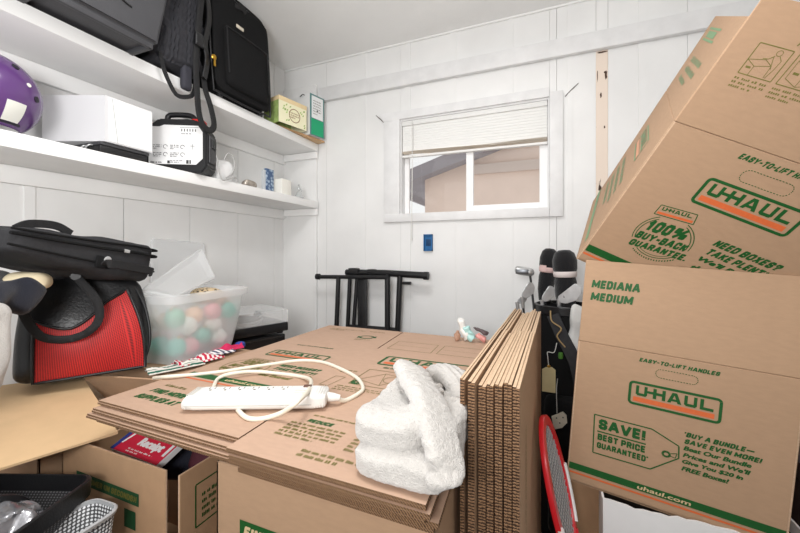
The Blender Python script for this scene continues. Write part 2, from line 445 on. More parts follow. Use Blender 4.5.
    def scribble(s, x, y, w, h, rows, rnd, fill=.55):
        """lines of small unreadable print: rows of little word bars"""
        for r in range(rows):
            yy = y + h - (r + .5) * h / rows; xx = x
            end = x + w * (1 if r < rows - 1 else rnd.uniform(.4, .8))
            while xx < end:
                L = rnd.uniform(.006, .02); L = min(L, end - xx)
                hh = h / rows * fill
                k = max(1, int(L / .0034))
                for q in range(k):
                    s.rect(xx + q * L / k, yy - hh / 2, xx + (q + .66) * L / k, yy + hh * rnd.uniform(.15, .5))
                xx += L + .0035
        return s
    def build(s, name, m, parent, fn):
        """fn(x,y)->point on the printed face"""
        o = V(fn(0, 0)); nn = (V(fn(.1, 0)) - o).cross(V(fn(0, .1)) - o).normalized()
        me = bpy.data.meshes.new(name); me.from_pydata([tuple(V(fn(x, y)) + nn * z) for (x, y), z in zip(s.v, s.z)], [], s.f); me.update()
        return new_obj(name, me, m, parent)

def brand(green, orange, x, y, w, h, r=.01):
    """framed logo: letters over an orange band"""
    fw = h * .10
    green.frame(x, y, x + w, y + h, fw, r)
    green.logo(x + w * .085, y + h * .42, w * .83, h * .42)
    orange.rect(x + w * .06, y + h * .16, x + w * .93, y + h * .35)
# ------------------------------------------------------------------ room shell
XL, XR, YB, YF, ZC = -1.716, 1.45, 2.05, -2.2, 2.552
struct(lohi('floor', (XL - .1, YF, -.08), (XR + .1, YB + .1, 0), concrete))
# ceiling: panels with hairline joints
bm = bmesh.new()
for a, b in ((YF, -.4), (-.397, .82), (.823, YB)):
    add_box(bm, ((XL + XR) / 2, (a + b) / 2, ZC + .02), (XR - XL + .2, b - a, .04))
add_box(bm, ((XL + XR) / 2, (YF + YB) / 2, ZC + .06), (XR - XL + .2, YB - YF + .2, .04))
struct(finish(bm, 'ceiling', ceil_white))
# window opening in the back wall
WX0, WX1 = at(400.5, 200, y=YB).x, at(549.5, 200, y=YB).x
WZ0, WZ1 = at(470, 211.5, y=YB).z - .012, 2.078
bm = bmesh.new()
seams = sorted([XL - .1, at(326.5, 200, y=YB).x, at(450, 200, y=YB).x, .06, .243, .296, .62, .95, XR + .1])
for a, b in zip(seams, seams[1:]):
    if abs(a - .243) < 1e-6: add_box(bm, (.2695, YB + .06, 2.44), (.0515, .12, .33)); continue                                      # the missing batten shows the raw board behind
    for (x0, x1) in ([(a, min(b, WX0)), (max(a, WX1), b)] if (a < WX1 and b > WX0) else [(a, b)]):
        if x1 - x0 > .002: add_box(bm, ((x0 + x1) / 2, YB + .06, ZC / 2 + .02), (x1 - x0 - .0015, .12, ZC + .04))
    if a < WX1 and b > WX0:
        x0, x1 = max(a, WX0), min(b, WX1)
        add_box(bm, ((x0 + x1) / 2, YB + .06, WZ0 / 2), (x1 - x0, .12, WZ0)); add_box(bm, ((x0 + x1) / 2, YB + .06, (WZ1 + ZC + .04) / 2), (x1 - x0, .12, ZC + .04 - WZ1))
# battens
for u, hw in ((363.5, .019), (408, .018), (453, .019), (510.5, .014), (570, .012), (643, .02)):
    x = at(u, 260, y=YB).x
    for z0, z1 in ((0, 2.276), (2.366, ZC)):
        if WX0 - .09 < x < WX1 + .09:
            if z0 == 0: add_box(bm, (x, YB - .002, 1.43 / 2), (2 * hw, .006, 1.43)); z0 = 2.12
        add_box(bm, (x, YB - .002, (z0 + z1) / 2), (2 * hw, .006, z1 - z0))
struct(finish(bm, 'wall_back', wall_white))
# raw strip with rust marks
raw = mat('bare_board', (229, 214, 200), .8, bump=.2, bscale=30)
nt = raw.node_tree; b = nt.nodes['Principled BSDF']
tc = nt.nodes.new('ShaderNodeTexCoord'); mp = nt.nodes.new('ShaderNodeMapping'); mp.inputs['Scale'].default_value = (22, 22, 7); mp.inputs['Location'].default_value = (.3, 0, 3.1)
n = nt.nodes.new('ShaderNodeTexNoise'); n.inputs['Scale'].default_value = 1.; n.inputs['Detail'].default_value = 5
r = nt.nodes.new('ShaderNodeValToRGB'); r.color_ramp.elements[0].position = .64; r.color_ramp.elements[1].position = .68
r.color_ramp.elements[0].color = b.inputs['Base Color'].default_value[:]; r.color_ramp.elements[1].color = (.05, .028, .016, 1)
nt.links.new(tc.outputs['Object'], mp.inputs['Vector']); nt.links.new(mp.outputs['Vector'], n.inputs['Vector']); nt.links.new(n.outputs['Fac'], r.inputs['Fac']); nt.links.new(r.outputs['Color'], b.inputs['Base Color'])
o = lohi('trim_1', (.243, YB + .004, 0), (.296, YB + .1, 2.29), raw); struct(o)
rust = mat('rust_mark', (74, 50, 36), .9, var=.3, vscale=60)
for k, (u, v, w, h) in enumerate(((602.2, 52, .05, .008), (606, 75, .011, .05), (605.5, 72, .017, .012), (601, 95, .009, .03), (604.5, 127, .008, .016), (597.5, 76, .004, .06))):
    p = at(u, v, y=YB + .003); rnd = random.Random(k)
    P = [(p.x + w / 2 * math.cos(t) * rnd.uniform(.6, 1.1), p.z + h / 2 * math.sin(t) * rnd.uniform(.7, 1.1)) for t in [2 * PI * i / 12 for i in range(12)]]
    bm = bmesh.new(); add_prism(bm, P, .0012, Matrix.Translation((0, YB + .0045, 0)) @ Rx(PI / 2))
    o_ = finish(bm, 'rust_stain', rust); o_.parent = o
# left wall: upright planks with open joints
bm = bmesh.new()
ys = [YF, -.9, -.57, -.25, .06, .375, .697, .998, 1.314, 1.629, 1.94, YB]
for a, b_ in zip(ys, ys[1:]):
    add_box(bm, (XL - .02, (a + b_) / 2, ZC / 2), (.04, b_ - a - .0035, ZC), bev=.001, seg=1)
add_box(bm, (XL - .07, (YF + YB) / 2, ZC / 2), (.06, YB - YF, ZC + .1))
add_box(bm, (XL + .002, .687, ZC / 2), (.006, .03, ZC))
struct(finish(bm, 'wall_left', wall_white))
bm = bmesh.new(); add_box(bm, (XR + .05, (YF + YB) / 2, ZC / 2), (.1, YB - YF, ZC))
struct(finish(bm, 'wall_right', wall_white))
# rail across the back wall, corner board, ceiling bead
struct(lohi('trim_2', (-1.41, YB - .034, 2.272), (XR, YB - .005, 2.362), trim_white, bev=.003))
struct(lohi('trim_3', (XL + .001, YB - .022, 0), (-1.4365, YB - .001, 2.40), wall_white, bev=.002))
struct(lohi('trim_4', (XL, YB - .012, ZC - .012), (XR, YB - .001, ZC - .001), ceil_white, bev=.002))

# ------------------------------------------------------------------ window
w = bpy.data.objects.new('window_1', None); COL.objects.link(w); w.location = ((WX0 + WX1) / 2, YB, WZ0); struct(w)
bpy.context.view_layer.update()
WI = w.matrix_world.inverted()
def under(o, p):
    """parent a part that was modelled in room coordinates"""
    o.parent = p; o.matrix_parent_inverse = Matrix.Translation(p.location).inverted() if p.rotation_euler.to_matrix().is_identity else p.matrix_world.inverted(); return o
ox0, ox1 = at(384.8, 222.2, y=YB).x, at(563, 218, y=YB).x
oz0 = at(470, 219.7, y=YB).z
under(lohi('casing_stile', (ox0, YB - .018, oz0), (WX0, YB - .006, 2.078), trim_white, bev=.002), w)
under(lohi('casing_stile', (WX1, YB - .022, oz0), (ox1, YB - .006, 2.098), trim_white, bev=.002), w)
under(lohi('casing_sill', (ox0, YB - .02, oz0), (WX1 - .001, YB - .004, oz0 + .05), trim_white, bev=.002), w)
bm = bmesh.new(); add_prism(bm, [(ox0, 2.076), (WX1 - .001, 2.076), (WX1 - .001, 2.125), (ox0 - .035, 2.125)], .016, T(0, YB - .003, 0) @ Rx(PI / 2))
under(finish(bm, 'casing_head', trim_white), w)
# jamb lining, vinyl sash
def ring(name, x0, x1, z0, z1, wl, wr, wb, wt, y0, y1, m):
    bm = bmesh.new()
    add_box(bm, ((x0 + wl / 2 + x0) / 2, (y0 + y1) / 2, (z0 + z1) / 2), (wl / 2, y1 - y0, z1 - z0)) if False else None
    for a, b_, c, d in ((x0, x0 + wl, z0, z1), (x1 - wr, x1, z0, z1), (x0 + wl, x1 - wr, z0, z0 + wb), (x0 + wl, x1 - wr, z1 - wt, z1)):
        add_box(bm, ((a + b_) / 2, (y0 + y1) / 2, (c + d) / 2), (b_ - a, y1 - y0, d - c), bev=.0015, seg=1)
    return under(finish(bm, name, m), w)
ring('jamb_lining', WX0, WX1, WZ0, WZ1, .008, .008, .012, .012, YB - .004, YB + .075, trim_white)
mx = at(469.5, 200, y=YB + .06).x
ring('sash', WX0 + .008, mx + .012, WZ0 + .012, WZ1 - .012, .028, .024, .012, .03, YB + .055, YB + .075, vinyl)
ring('sash', mx - .014, WX1 - .008, WZ0 + .012, WZ1 - .012, .042, .042, .038, .03, YB + .03, YB + .053, vinyl)
glass = bpy.data.materials.new('window_glass'); glass.use_nodes = True
nt = glass.node_tree; nt.nodes.clear()
out = nt.nodes.new('ShaderNodeOutputMaterial'); mixs = nt.nodes.new('ShaderNodeMixShader'); tr = nt.nodes.new('ShaderNodeBsdfTransparent'); gl = nt.nodes.new('ShaderNodeBsdfGlossy'); gl.inputs['Roughness'].default_value = .02
fr = nt.nodes.new('ShaderNodeFresnel'); fr.inputs['IOR'].default_value = 1.45
tr.inputs['Color'].default_value = (.97, .975, .975, 1)
nt.links.new(fr.outputs[0], mixs.inputs[0]); nt.links.new(tr.outputs[0], mixs.inputs[1]); nt.links.new(gl.outputs[0], mixs.inputs[2]); nt.links.new(mixs.outputs[0], out.inputs['Surface'])
under(lohi('glass_pane', (WX0 + .03, YB + .063, WZ0 + .02), (mx + .004, YB + .067, WZ1 - .03), glass), w)
under(lohi('glass_pane', (mx + .02, YB + .04, WZ0 + .045), (WX1 - .045, YB + .044, WZ1 - .03), glass), w)
# venetian blind
bl = thing('venetian_blind', 'white venetian blind pulled halfway up in the small sliding window', 'blind', T((WX0 + WX1) / 2, YB + .012, WZ1 - .01))
slat = mat('blind_slat', (250, 250, 248), .45)
_nt = slat.node_tree; _b = _nt.nodes['Principled BSDF']; _t = _nt.nodes.new('ShaderNodeBsdfTranslucent'); _t.inputs['Color'].default_value = (.97, .97, .96, 1)
_m = _nt.nodes.new('ShaderNodeMixShader'); _m.inputs[0].default_value = .25; _o = [n for n in _nt.nodes if n.type == 'OUTPUT_MATERIAL'][0]
_nt.links.new(_b.outputs[0], _m.inputs[1]); _nt.links.new(_t.outputs[0], _m.inputs[2]); _nt.links.new(_m.outputs[0], _o.inputs['Surface'])
bx0, bx1 = WX0 + .011, WX1 - .011
zb0, zb1 = at(400, 158, y=YB + .01).z, at(548, 143.5, y=YB + .01).z
under(lohi('head_rail', (bx0, YB, WZ1 - .04), (bx1, YB + .026, WZ1 - .013), slat, bev=.002), bl)
bm = bmesh.new(); N = 11; top = WZ1 - .045
for i in range(N):
    f = i / (N - 1)
    def fn(u, v, f=f):
        zb = zb0 + .035 + (zb1 - zb0) * u + .012 * math.sin(PI * min(1, u * 1.5)) * f
        z = top + (zb - top) * f
        return (bx0 + (bx1 - bx0) * u, YB + .012 + .006 * v - .003 * math.sin(PI * v), z - .011 + .0215 * v)
    add_grid(bm, fn, 24, 3, .0008)
ob = finish(bm, 'slats', slat); under(ob, bl)
bm = bmesh.new()
for i in range(7):
    def fn(u, v, i=i):
        wob = .006 * math.sin(u * 7 + .6) * (1 - i / 8) + .008 * max(0, 1 - u * 5) * (1 - i / 7)
        return (bx0 + (bx1 - bx0) * u, YB + .002 + .022 * v - .003 * math.sin(u * 9), zb0 + (zb1 - zb0) * u + .010 + .0036 * i + wob + .003 * math.sin(PI * v))
    add_grid(bm, fn, 30, 3, .001)
slat2 = mat('blind_slat_stack', (228, 216, 200), .55)
under(finish(bm, 'gathered_slats', slat2), bl)
bm = bmesh.new(); add_grid(bm, lambda u, v: (bx0 + (bx1 - bx0) * u, YB + .001 + .024 * v, zb0 + (zb1 - zb0) * u + .009), 2, 1, .012)
under(finish(bm, 'bottom_rail', slat), bl)
p0, p1 = at(412.3, 121, y=YB - .024), at(411.4, 237, y=YB - .024)
cb = tube('pull_cord', [p0, (p0 + p1) / 2 + V((.002, 0, 0)), p1], .0026, white_plastic, n=4); under(cb, bl)
cb = tube('cord_tassel', [p1 + V((0, 0, .012)), p1, p1 - V((0, 0, .02))], [.003, .0045, .005], white_plastic); under(cb, bl)
# split caulk beside the window head
crk = mat('caulk_crack', (120, 116, 112), .9)
bm = bmesh.new()
for a, b_ in (((376, 115.5), (385, 124)), ((565, 96.5), (578.5, 83))):
    A, B = at(*a, y=YB - .004), at(*b_, y=YB - .004); add_tube(bm, [A, A.lerp(B, .5) + V((.001, 0, .002)), B], [.0022, .0032, .0015], 6)
struct(finish(bm, 'trim_5', crk))
# blue electrical box
q0, q1 = at(424.3, 251, y=YB), at(433, 234.3, y=YB)
blue = mat('blue_plastic', (22, 96, 152), .45); bdark = mat('blue_plastic_inside', (14, 62, 104), .6)
e = thing('electrical_box', 'open blue plastic electrical outlet box set in the white wall below the window', 'outlet box', T((q0.x + q1.x) / 2, YB, q0.z))
bm = bmesh.new(); hx, hz = (q1.x - q0.x) / 2, q1.z - q0.z
for a, b_, c, d in ((-hx, -hx + .005, 0, hz), (hx - .005, hx, 0, hz), (-hx, hx, 0, .006), (-hx, hx, hz - .006, hz)):
    add_box(bm, ((a + b_) / 2, -.006, (c + d) / 2), (b_ - a, .024, d - c))
add_box(bm, (0, -.004, hz / 2), (2 * hx, .004, hz))
finish(bm, 'box_body', blue, e)
for sz in (.012, hz - .012): lathe('screw_boss', [(.004, 0), (.004, .012)], blue, e, 10, M=T(0, -.004, sz) @ Rx(PI / 2))
box('knockout', (0, -.007, hz / 2), (hx * 1.1, .004, hz * .4), bdark, e, bev=.001)
tube('wire', [(0, -.008, hz * .3), (.004, -.014, hz * .5), (-.004, -.012, hz * .7)], .0014, bdark, e, n=4)

# ------------------------------------------------------------------ outside the window: the neighbour's gable
stucco = mat('tan_stucco', (222, 200, 186), .9, bump=.3, bscale=40, var=.04, vscale=4)
siding = wave_mat('tan_siding', (200, 170, 150), (214, 184, 164), 1.4, 'Z', .85, 0, .1)
soffit = mat('grey_soffit', (150, 144, 148), .8, var=.06, vscale=3)
YN = 4.6
nb = thing('neighbour_house', 'tan house gable with grey eave seen through the window', 'house', T(.2, YN, 0))
wx = at(425, 190, y=YN).x
ap = at(425, 180, y=YN)
g2 = at(468, 163, y=YN)
sl = (g2.z - ap.z) / (g2.x - ap.x)
rx = 1.9
bm = bmesh.new(); add_prism(bm, [(wx, -.3), (4.5, -.3), (4.5, ap.z + sl * (4.5 - wx)), (wx, ap.z)], .2, T(0, YN + .2, 0) @ Rx(PI / 2))
under(finish(bm, 'gable_wall', stucco), nb)
# roof slab overhanging the gable towards us and beyond the corner
zr = lambda x: ap.z + sl * (x - wx)
e1 = at(396, 196, y=YN - .2).x
bm = bmesh.new()
P = [(e1, zr(e1)), (4.5, zr(4.5)), (4.5, zr(4.5) + .2), (e1, zr(e1) + .16)]
add_prism(bm, P, 6.2, T(0, YN + 6, 0) @ Rx(PI / 2))
under(finish(bm, 'roof_eave', soffit), nb)
q = at(405, 195, y=YN - .2)
under(lohi('fascia', (e1 - .03, YN - .2, zr(e1) - .10), (e1, YN + 6, zr(e1) + .16), soffit), nb)
z0 = at(520, 169, y=YN - .02).z
under(lohi('trim_board', (g2.x + .05, YN - .03, z0 - .02), (4.4, YN - .001, z0 + .1), mat('tan_trim', (206, 190, 180), .8)), nb)
# ------------------------------------------------------------------ cartons
TH = .0055
def rodr(r):
    r = V(r); return Matrix.Rotation(r.length, 3, r.normalized())
def panel(name, w, h, M, parent, m=None, th=TH):
    """cardboard panel in local xz, x 0..w, z 0..h, thickness towards +y; cut edges show the fluting"""
    bm = bmesh.new(); add_box(bm, (w / 2, th / 2, h / 2), (w, th, h), bev=.0012, seg=1)
    bmesh.ops.recalc_face_normals(bm, faces=bm.faces)
    for f in bm.faces: f.material_index = 0 if abs(f.normal.y) > .5 else 1
    return finish(bm, name, [m or card, card_rim], parent, M, 30)

def carton(label, M, W, D, H, flaps=None, closed=False, group=None, shear=(0, 0), cat='cardboard box', m=None):
    """open carton: x to the right, y away from the viewer, z up; flaps = {side: (length, lean in degrees from upright, + is outwards)}"""
    t = thing('cardboard_box', label, cat, M, group)
    sx, sy = shear
    depth = V((sx, D, sy)); Dl = depth.length
    P = {}
    P['front'] = panel('front_panel', W, H, Matrix.Identity(4), t, m)
    back = Matrix.Translation(depth); P['back'] = panel('back_panel', W, H, back @ T(0, -TH, 0), t, m)
    def side(x):
        X = depth.normalized(); Z = V((0, 0, 1)); Y = Z.cross(X); Mx = Matrix((X, Y, Z)).transposed().to_4x4(); Mx.translation = V((x, 0, 0)); return Mx
    P['left'] = panel('side_panel', Dl, H, side(0) @ T(0, -TH, 0), t, m)
    P['right'] = panel('side_panel', Dl, H, side(W), t, m)
    bm = bmesh.new(); add_prism(bm, [(0, 0), (W, 0), (W + sx, D), (sx, D)], TH); finish(bm, 'bottom_panel', m or card, t)
    F = {}
    for s, (L, a) in (flaps or {}).items():
        a = rad(a)
        if s == 'front': Mf = T(0, 0, H) @ Rx(a); w = W
        elif s == 'back': Mf = back @ T(W, 0, H) @ Rz(PI) @ Rx(a); w = W
        elif s == 'left': Mf = side(0) @ T(Dl, 0, H) @ Rz(PI) @ Rx(a); w = Dl
        else: Mf = side(W) @ T(0, 0, H) @ Rx(a); w = Dl
        F[s] = panel('flap', w - .003, L, Mf @ T(.0015, 0, .001), t, m)
    if closed:
        for y0, y1 in ((0, D / 2 - .001), (D / 2 + .001, D)):
            bm = bmesh.new(); add_box(bm, (W / 2, (y0 + y1) / 2, H + TH / 2), (W, y1 - y0, TH)); finish(bm, 'flap', m or card, t)
    return t, P, F
front_map = lambda x, y: (x, -.0007, y)

# lower of the two printed boxes at the right -------------------------------------------------
BW, BH = .457, .406
Rl = rodr((.0175, .0766, -.1172)).to_4x4(); Rl.translation = (.0585, 1.1346, .5983)
lo, PL, FL = carton('medium brown box with SAVE tag print under the tilted box', Rl, BW, .44, BH,
                    {'front': (.229, -3.5), 'back': (.2, -60)})
g, o_ = Ink(), Ink()
g.text('EASY-TO-LIFT HANDLES', .146, .3795, .165, .0105, .035, .25)
g.dashes(Ink.rr(.184, .3465, .270, .3685, .0105, 4), .0016)
brand(g, o_, .129, .2622, .192, .0634, .011)
tagP = [(.056, .209), (.188, .209), (.246, .183), (.248, .152), (.192, .103), (.060, .1015)]
g.path(tagP, .003, True)
g.text('SAVE!', .068, .172, .108, .0285, .05, 0); g.rect(.066, .163, .178, .1665)
g.text('BEST PRICE', .068, .141, .110, .018, .045, 0); g.text('GUARANTEED*', .068, .118, .118, .0165, .045, 0)
g.arc(.222, .154, .0075, 0, 360, .005, 20, .0065); g.path([(.228, .157), (.244, .163), (.241, .150), (.230, .152)], .0018)
for k, (s_, ww) in enumerate((('"BUY A BUNDLE\u2014', .135), ('SAVE EVEN MORE!', .146), ('Beat Our Bundle', .128), ('Prices and We\'ll', .128), ('Give You $20 in', .116), ('FREE Boxes!', .092))):
    g.text(s_, .255 + (.0 if k else -.003), .2115 - k * .0176, ww, .0125, .045, .25)
# bottom stripe with the web address left open in kraft colour
g.rect(.004, .0365, .452, .0555); o_.rect(.006, .0255, .452, .0305)
pk = Ink().text('uhaul.com', .168, .0405, .113, .0115, .03, .1)
g.build('green_print', green_ink, PL['front'], front_map); o_.build('orange_print', orange_ink, PL['front'], front_map)
pk.build('web_address', pale_ink, PL['front'], lambda x, y: (x, -.0012, y))
g = Ink(); g.text('MEDIANA', .019, .152, .116, .0235, .05, .12); g.text('MEDIUM', .019, .117, .102, .0235, .05, .12)
g.build('size_lettering', green_ink, FL['front'], front_map)

# upper, tilted box ---------------------------------------------------------------------------
Ru = rodr((.5562, .4799, -.0273)).to_4x4(); Ru.translation = (.0857, 1.1492, 1.2357)
up, PU, FU = carton('tilted brown box with buy-back guarantee print leaning on the box below', Ru, BW, .44, BH,
                    {'front': (.229, 0), 'left': (.195, 0), 'right': (.2, 5)}, shear=(.02, 0))
g, o_ = Ink(), Ink()
g.text('EASY-TO-LIFT HANDLES', .146, .3795, .165, .0125, .035, .25)
g.dashes(Ink.rr(.174, .3395, .270, .3665, .012, 4), .0016)
brand(g, o_, .129, .2622, .200, .066, .011)
b0 = len(g.v); c0_ = len(o_.v); cx, cy = .140, .152
g.arc(cx, cy, .064, -10, 62, .002, 16, .062); g.arc(cx, cy, .064, 118, 196, .002, 18, .062); g.arc(cx, cy, .058, 120, 196, .002, 18, .056); g.arc(cx, cy, .058, -10, 58, .002, 16, .056)
g.arc(cx, cy - .002, .058, 228, 322, .002, 20, .054); g.arc(cx, cy - .002, .052, 230, 318, .0014, 20, .048)
g.path([(.094, .211), (.179, .211), (.175, .237), (.098, .237)], .002, True)
g.logo(.104, .2245, .064, .0095); o_.rect(.0985, .2135, .1745, .2195)
g.text('100%', .092, .163, .096, .033, .06, .22); g.text('BUY-BACK', .083, .136, .118, .022, .06, .22); g.text('GUARANTEE.', .078, .1115, .136, .0195, .06, .22)
for k in range(18):
    t = rad(228 + k * 5.2)
    g.rect(cx + .066 * math.cos(t) - .0015, cy - .004 + .060 * math.sin(t) - .002, cx + .066 * math.cos(t) + .0013, cy - .004 + .060 * math.sin(t) + .0024)
g.turn(cx, cy, rad(7), b0); o_.turn(cx, cy, rad(7), c0_)
for k, (s_, ww) in enumerate((('NEED BOXES?', .148), ('TAKE PLENTY!', .152), ('We\'ll Buy Back', .165), ('the Extras!', .12))):
    g.text(s_, .233 + k * .0005, .186 - k * .0262, ww * .97, .019, .05, .28)
g.rect(.006, .0365, .452, .0585); o_.rect(.006, .0245, .452, .0305)
g.build('green_print', green_ink, PU['front'], front_map); o_.build('orange_print', orange_ink, PU['front'], front_map)
Ink().text('uhaul.com', .168, .0405, .113, .0115, .03, .1).build('web_address', pale_ink, PU['front'], lambda x, y: (x, -.0012, y))
# packing pictures on the flap
g = Ink(); rnd = random.Random(3)
for k, x0 in enumerate((.042, .108, .174, .240, .306)):
    sc = .58; X = lambda d: x0 + d * sc
    Yv = lambda z: .112 + (z - .058) * .052 / .078
    Pz = lambda L: [(X(a), Yv(b)) for a, b in L]
    g.path(Pz([(0, .058), (.098, .058), (.096, .136), (0, .136)]), .0016, True)
    g.scribble(x0, .086, .056, .022, 3, rnd, .55)
    if k % 2 == 0:      # a figure bending over a box
        g.path(Pz([(0, .094), (.045, .103), (.07, .092), (.028, .082), (0, .094)]), .001); g.path(Pz([(.028, .082), (.028, .058)]), .001); g.path(Pz([(.07, .092), (.072, .062)]), .001)
        g.arc(X(.066), Yv(.124), .0046, 0, 360, .001, 14)
        g.path(Pz([(.06, .116), (.05, .106), (.035, .104)]), .0012); g.path(Pz([(.072, .118), (.084, .108), (.082, .085), (.076, .062)]), .001); g.path(Pz([(.058, .114), (.066, .098), (.073, .085)]), .001)
        g.rect(X(.008), Yv(.074), X(.022), Yv(.079))
    else:               # a taped box
        g.path(Pz([(.01, .12), (.05, .13), (.09, .118), (.05, .106), (.01, .12)]), .001); g.path(Pz([(.01, .12), (.012, .075), (.05, .062), (.088, .075), (.09, .118)]), .001); g.path(Pz([(.05, .106), (.05, .062)]), .001)
        g.rect(X(.02), Yv(.088), X(.036), Yv(.094))
g.text('FILL', .094, .172, .02, .0075, .04, .2); g.text('TAPE', .16, .172, .024, .0075, .04, .2)
g.build('packing_pictures', olive_ink, FU['front'], front_map)
# print on the narrow side
def side_map(x, y): return (x, 0.0008 - .0 , y)
Dl = V((.02, .44, 0)).length
g, o_, gp = Ink(), Ink(), Ink()
m_side = lambda x, y: (Dl - x, TH + .0007, y)
faded = mat('faded_green_ink', (120, 150, 112), .7)
g.frame(.11, .262, .30, .325, .005, .01); g.logo(.125, .29, .16, .026); o_.rect(.12, .270, .29, .282)
g.scribble(.08, .10, .24, .12, 4, rnd, .6); g.rect(.0, .036, .40, .056)
g.build('green_print', faded, PU['left'], m_side); o_.build('orange_print', mat('faded_orange_ink', (205, 150, 120), .7), PU['left'], m_side)
g = Ink(); g.rect(.06, .14, .25, .145); g.rect(.06, .165, .25, .170); g.rect(.08, .148, .22, .162); g.scribble(.1, .04, .2, .07, 3, rnd, .6)
g.build('green_print', faded, FU['left'], lambda x, y: (x, -.0007, y))

# ------------------------------------------------------------------ pile of flattened boxes in the middle
ZT = .915
# pile frame: origin at the near-left corner of the top sheet, x across, y away
c0, c1 = at(87, 404, z=ZT), at(330, 325, z=ZT)
ydir = (c1 - c0).normalized(); ang = math.atan2(ydir.y, ydir.x) - PI / 2
PM = T(c0.x, c0.y, 0) @ Rz(ang)
PI_ = PM.inverted()
def pl(u, v, z=ZT): p = PI_ @ at(u, v, z=z); return (p.x, p.y)
LEN = (c1 - c0).length
sA, sB = pl(226, 450), pl(400, 333)
SEAM = (sA[0] + sB[0]) / 2
PW = SEAM + .375
def flat_sheet(bm, x0, sn, sf, x1, y0l, y0r, y1, z, th, near, far, gap=.004):
    """one flattened carton: two panels side by side joined along the middle, flaps slit at both ends"""
    a, b = y0l + near, y1 - far; h = gap / 2
    S = lambda y: sn + (sf - sn) * y / LEN
    ring = [(x0, y0l), (S(y0l) - h, y0l), (S(a) - h, a), (S(a) + h, a), (S(y0r) + h, y0r), (x1, y0r), (x1 - .06, y1), (S(y1) + h, y1), (S(b) + h, b), (S(b) - h, b), (S(y1) - h, y1), (x0, y1)]
    return add_prism(bm, ring, th, T(0, 0, z))
names = ['topmost of the flattened boxes in the wide pile, with power strip and towel on it', 'second flattened box from the top of the wide pile under the power strip',
         'third flattened box down in the wide pile under the power strip', 'fourth flattened box down in the wide pile, next to the lowest', 'lowest flattened box of the wide pile, resting on the open boxes']
rnd = random.Random(11)
offs = [(0, 0, 0, .020), (.006, -.010, .010, .016), (-.004, -.004, .000, .004), (.012, .008, .012, .004), (.004, .012, .004, .020)]
zt = ZT
for k in range(5):
    th = .0080; z = zt - th; zt = z - .0034
    dx, d0, d1, dl = offs[k]
    t = thing('flattened_box', names[k], 'flattened box', PM @ T(0, 0, z), 'pile of flattened boxes')
    for lay in (1, 0):
        bm = bmesh.new()
        flat_sheet(bm, dx, .432 + dx, .372 + dx, .797 + dx, d0 + dl + lay * .002, d0 - .010 * (k == 0), LEN + d1 - lay * .003, lay * .0042, .0039, .15 + .02 * (k % 2), .28)
        bmesh.ops.recalc_face_normals(bm, faces=bm.faces)
        for f in bm.faces: f.material_index = 0 if abs(f.normal.z) > .5 else 1
        ob = finish(bm, 'cardboard_layer', [card_faded, card_edge], t, None, 30)
        if k == 0 and lay: top_layer = ob; top_root = t
def top_map(x, y): return (x, y, .0081 + .0005)
g, o_, ol = Ink(), Ink(), Ink()
rnd = random.Random(5)
# near-left panel
brand(g, o_, .075, .452, .225, .066, .011)
g.text('EASY-TO-LIFT HANDLES', .095, .595, .155, .0085, .03, .2)
bb = len(ol.v); cx, cy = .12, .335
ol.arc(cx, cy, .072, 120, 260, .003, 20, .068); ol.arc(cx, cy, .072, -70, 60, .003, 20, .068)
ol.text('100%', .07, .35, .10, .036, .06, .2); ol.text('BUY-BACK', .062, .32, .118, .024, .06, .2); ol.text('GUARANTEE', .056, .292, .13, .02, .06, .2)
ol.path([(.075, .388), (.165, .388), (.162, .41), (.079, .41)], .002, True); ol.logo(.087, .393, .066, .012)
for k, (s_, ww) in enumerate((('NEED BOXES?', .145), ('TAKE PLENTY!', .15), ("We'll Buy Back", .155), ('the Extras!', .11))): (g if k < 2 else ol).text(s_, .205, .375 - k * .028, ww, .02, .05, .2)
g.rect(.02, .215, .395, .244); o_.rect(.02, .2, .395, .206)
pkT = Ink().text('uhaul.com', .16, .222, .13, .015, .03, .1)
g.arc(.275, .80, .030, 20, 160, .008, 14, .022); g.arc(.275, .80, .030, 200, 340, .008, 14, .022)
g.poly([(.315, .797), (.292, .800), (.308, .826)]); g.poly([(.235, .803), (.258, .800), (.242, .774)])
ol.scribble(.245, .745, .07, .02, 2, rnd)
ol.scribble(.05, .865, .17, .035, 2, rnd); ol.scribble(.24, .885, .09, .02, 1, rnd)
for k, (s_, ww) in enumerate((('FIND MORE', .12), ('SUPPLIES AT', .14))): g.text(s_, .05, .10 - k * .035, ww, .022, .05, .15)
ol.scribble(.05, .135, .1, .02, 1, rnd)
# right-hand panel
brand(g, o_, .462, .505, .29, .092, .014)
g.scribble(.50, .475, .2, .018, 1, rnd, .7)
for x0 in (.42, .60):
    ol.path([(x0, .68), (x0 + .16, .68), (x0 + .155, .79), (x0, .79)], .0022, True); ol.line((x0 + .01, .735), (x0 + .14, .735), .0012)
